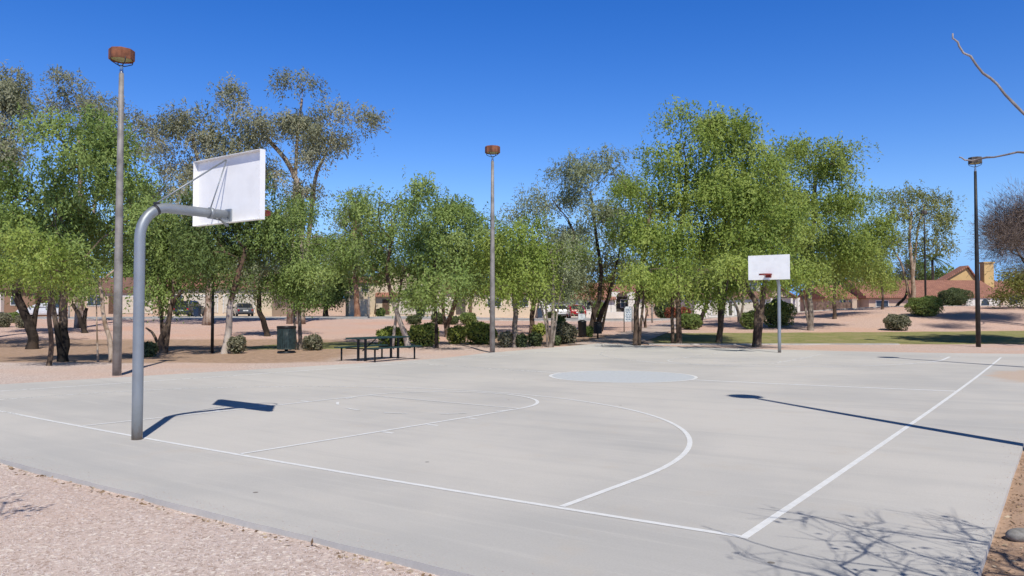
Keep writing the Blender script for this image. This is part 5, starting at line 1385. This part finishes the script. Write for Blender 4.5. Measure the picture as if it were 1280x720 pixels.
# ------------------------------------------------------------------ cars and wheelie bins
TYRE = simple('tyre', (.02, .02, .02), .8); RIMM = simple('wheel_rim', (.45, .45, .46), .35, .7)
CGLASS = glass_mat('car_glass', (.015, .017, .02)); TAILL = simple('tail_light', (.45, .02, .02), .3); HEADL = simple('head_light', (.75, .75, .72), .2)
PLATE = simple('number_plate', (.7, .7, .66), .5); CBLK = simple('car_trim', (.02, .02, .022), .5)
def carpaint(name, col):
    m = simple(name, col, .28, 0, .05, 2); m.node_tree.nodes['Principled BSDF'].inputs['Coat Weight'].default_value = .6; return m
def make_car(loc, rotz, paint, label, suv=False):
    """length along local y, rear towards -y"""
    t = empty('parked_car', loc, label, 'car', 'cars parked across the street', rotz)
    H = 1.68 if suv else 1.44; wl = .92 if suv else .88; belt = 1.0 if suv else .90; L = 2.25
    def loft(secs, nm, mat, parent=t):
        V = []; Fc = []; n = None
        for y, hw_, zb, zt_, tp in secs:
            c = [(-hw_*.93, zb), (-hw_, zb + (zt_-zb)*.25), (-hw_, zb + (zt_-zb)*.62), (-hw_*tp, zt_ - .03), (-hw_*tp*.93, zt_), (hw_*tp*.93, zt_), (hw_*tp, zt_ - .03), (hw_, zb + (zt_-zb)*.62), (hw_, zb + (zt_-zb)*.25), (hw_*.93, zb)]
            n = len(c); V += [(a, y, z) for a, z in c]
        for i in range(len(secs)-1):
            for j in range(n): Fc.append((i*n+j, i*n+(j+1) % n, (i+1)*n+(j+1) % n, (i+1)*n+j))
        Fc += [tuple(range(n)), tuple(range(len(V)-1, len(V)-n-1, -1))]
        return MB().add(V, Fc, 0, False).build(nm, mat, parent)
    rear = belt if suv else belt + .02
    body = loft([(-L, wl*.88, .36, rear - .18, .95), (-L + .08, wl*.96, .24, rear - .02, .95), (-L + .6, wl, .2, belt + .02, .95), (0, wl, .2, belt, .95), (.9, wl, .2, belt, .95), (L - .5, wl*.98, .22, belt - .08, .92), (L - .1, wl*.92, .25, belt - .2, .9), (L, wl*.84, .34, belt - .32, .9)], 'body', paint)
    cs = [(-L + (.1 if suv else .55), wl*.92, belt - .02, belt + .03, .95), (-L + (.35 if suv else 1.15), wl*.92, belt - .02, H - .05, .78), (-L + (1.0 if suv else 1.7), wl*.92, belt - .02, H, .78), (.2, wl*.92, belt - .02, H - .02, .78), (1.15, wl*.92, belt - .02, belt + .02, .95)]
    cab = loft(cs, 'cabin', paint)
    # glazing set just proud of the cabin
    y0, z0, y1, z1 = cs[0][0], belt + .06, cs[1][0], H - .09
    f = lambda zz_: y0 + (y1 - y0)*(zz_ - belt - .03)/(H - .05 - belt - .03)
    MB().add([(-wl*.80, f(z0) - .03, z0), (wl*.80, f(z0) - .03, z0), (wl*.66, f(z1) - .03, z1), (-wl*.66, f(z1) - .03, z1)], [(0, 1, 2, 3)]).build('rear_window', CGLASS, t)
    g = lambda zz_: 1.15 - (1.15 - .2)*(zz_ - belt)/(H - belt)
    MB().add([(-wl*.80, g(z0) + .04, z0), (wl*.80, g(z0) + .04, z0), (wl*.66, g(z1) + .04, z1), (-wl*.66, g(z1) + .04, z1)], [(3, 2, 1, 0)]).build('windscreen', CGLASS, t)
    for s_ in (-1, 1):
        a, b_ = y1 + .05, .15
        MB().add([(s_*(wl*.925), y0 + .35, z0), (s_*(wl*.925), .85, z0), (s_*(wl*.765), b_, z1), (s_*(wl*.765), a, z1)], [(0, 1, 2, 3)]).build('side_window', CGLASS, t)
        MB().box(s_*wl*.80 - .10, s_*wl*.80 + .08, -L - .015, -L + .10, belt - .36, belt - .14, bev=.02).build('tail_light', TAILL, t)
        MB().box(s_*wl*.70 - .14, s_*wl*.70 + .12, L - .14, L + .012, belt - .42, belt - .30, bev=.02).build('headlight', HEADL, t)
        MB().box(s_*(wl + .08) - .09, s_*(wl + .08) + .07, .72, .84, belt, belt + .14, bev=.02).build('wing_mirror', paint, t)
        for yy in (-1.35, 1.35):
            wh = MB().lathe([(.10, -.11), (.28, -.11), (.33, -.08), (.33, .08), (.28, .11), (.10, .11)], 20).build('wheel', TYRE, t)
            wh.matrix_local = Matrix.Translation((s_*(wl - .09), yy, .33)) @ Matrix.Rotation(PI/2, 4, 'Y')
            MB().lathe([(.001, -.115), (.20, -.118), (.215, -.10), (.215, .10), (.20, .118), (.001, .115)], 14).build('rim', RIMM, wh)
    MB().box(-.26, .26, -L - .02, -L + .02, .55, .68).build('number_plate', PLATE, t)
    MB().box(-wl*.86, wl*.86, -L - .03, -L + .12, .28, .42, bev=.03).build('bumper', CBLK, t)
def spot(u, D): return (px(u, D), D, terrain(px(u, D), D) + .09)
make_car(spot(718, 83.5), .12, carpaint('paint_red', (.36, .012, .015)), 'bright red car parked on the drive of the white house')
make_car(spot(698, 85.5), .1, carpaint('paint_white', (.75, .75, .76)), 'white car partly hidden left of the red car')
make_car(spot(238.5, 84), -.05, carpaint('paint_charcoal', (.03, .032, .038)), 'dark grey SUV with its rear to the road beside a wheelie bin', True)
make_car(spot(304, 85), .45, carpaint('paint_slate', (.07, .075, .085)), 'dark sedan parked right of the SUV behind the limewashed trunk')
make_car(spot(53, 83), PI/2 + .15, carpaint('paint_silver', (.62, .63, .64)), 'silver white car seen side-on behind the crooked trunk')
def make_wbin(loc, label, col):
    t = empty('wheelie_bin', loc, label, 'wheelie bin', 'wheelie bins on the street')
    m = simple('bin_' + label.split()[0], col, .5)
    V = [(x*s_, y*s_, z) for z, s_ in ((.08, .82), (1.0, 1.0)) for x, y in ((-.29, -.34), (.29, -.34), (.29, .34), (-.29, .34))]
    MB().add(V, [(3, 2, 1, 0), (4, 5, 6, 7), (0, 1, 5, 4), (1, 2, 6, 5), (2, 3, 7, 6), (3, 0, 4, 7)]).build('body', m, t)
    lid = MB().box(-.31, .31, -.37, .36, 1.005, 1.06, bev=.02).box(-.22, .22, -.28, .25, 1.06, 1.10, bev=.02).build('lid', m, t)
    MB().tube([(-.25, .38, 1.0), (-.25, .44, 1.0), (.25, .44, 1.0), (.25, .38, 1.0)], .016, 6).build('handle', m, t)
    for s_ in (-1, 1):
        wv = MB().lathe([(.001, -.03), (.10, -.03), (.10, .03), (.001, .03)], 14).build('wheel', TYRE, t)
        wv.matrix_local = Matrix.Translation((s_*.25, .30, .10)) @ Matrix.Rotation(PI/2, 4, 'Y')
make_wbin(spot(246.5, 78.0), 'dark blue wheelie bin at the kerb before the SUV', (.02, .035, .07))
make_wbin(spot(675, 78.0), 'slate blue wheelie bin at the kerb behind the pale stems', (.05, .07, .10))
# slim street posts
for u, v0, v1, D, lab in ((815, 375, 407, 66, 'slim pale grey street post right of the notice board'), (461, 372, 400, 70, 'slim grey street post before the two storey house'), (86.5, 383, 400, 70, 'short pale post on the verge left of the pale twisted trunk')):
    x = px(u, D); z = terrain(x, D)
    t = empty('street_post', (x, D, z), lab, 'post', 'slim posts along the street')
    hh = pz(v0, D) - z
    MB().tube([(0, 0, -.3), (0, 0, hh)], .075, 10).build('pole', POLE, t)
    MB().lathe([(.001, hh), (.085, hh), (.07, hh + .05), (.001, hh + .07)], 10).build('cap', POLE, t)

if 0: print('LEAFQUADS', sum(len(o.data.polygons) for o in bpy.data.objects if o.type == 'MESH' and o.name.startswith('crown')))
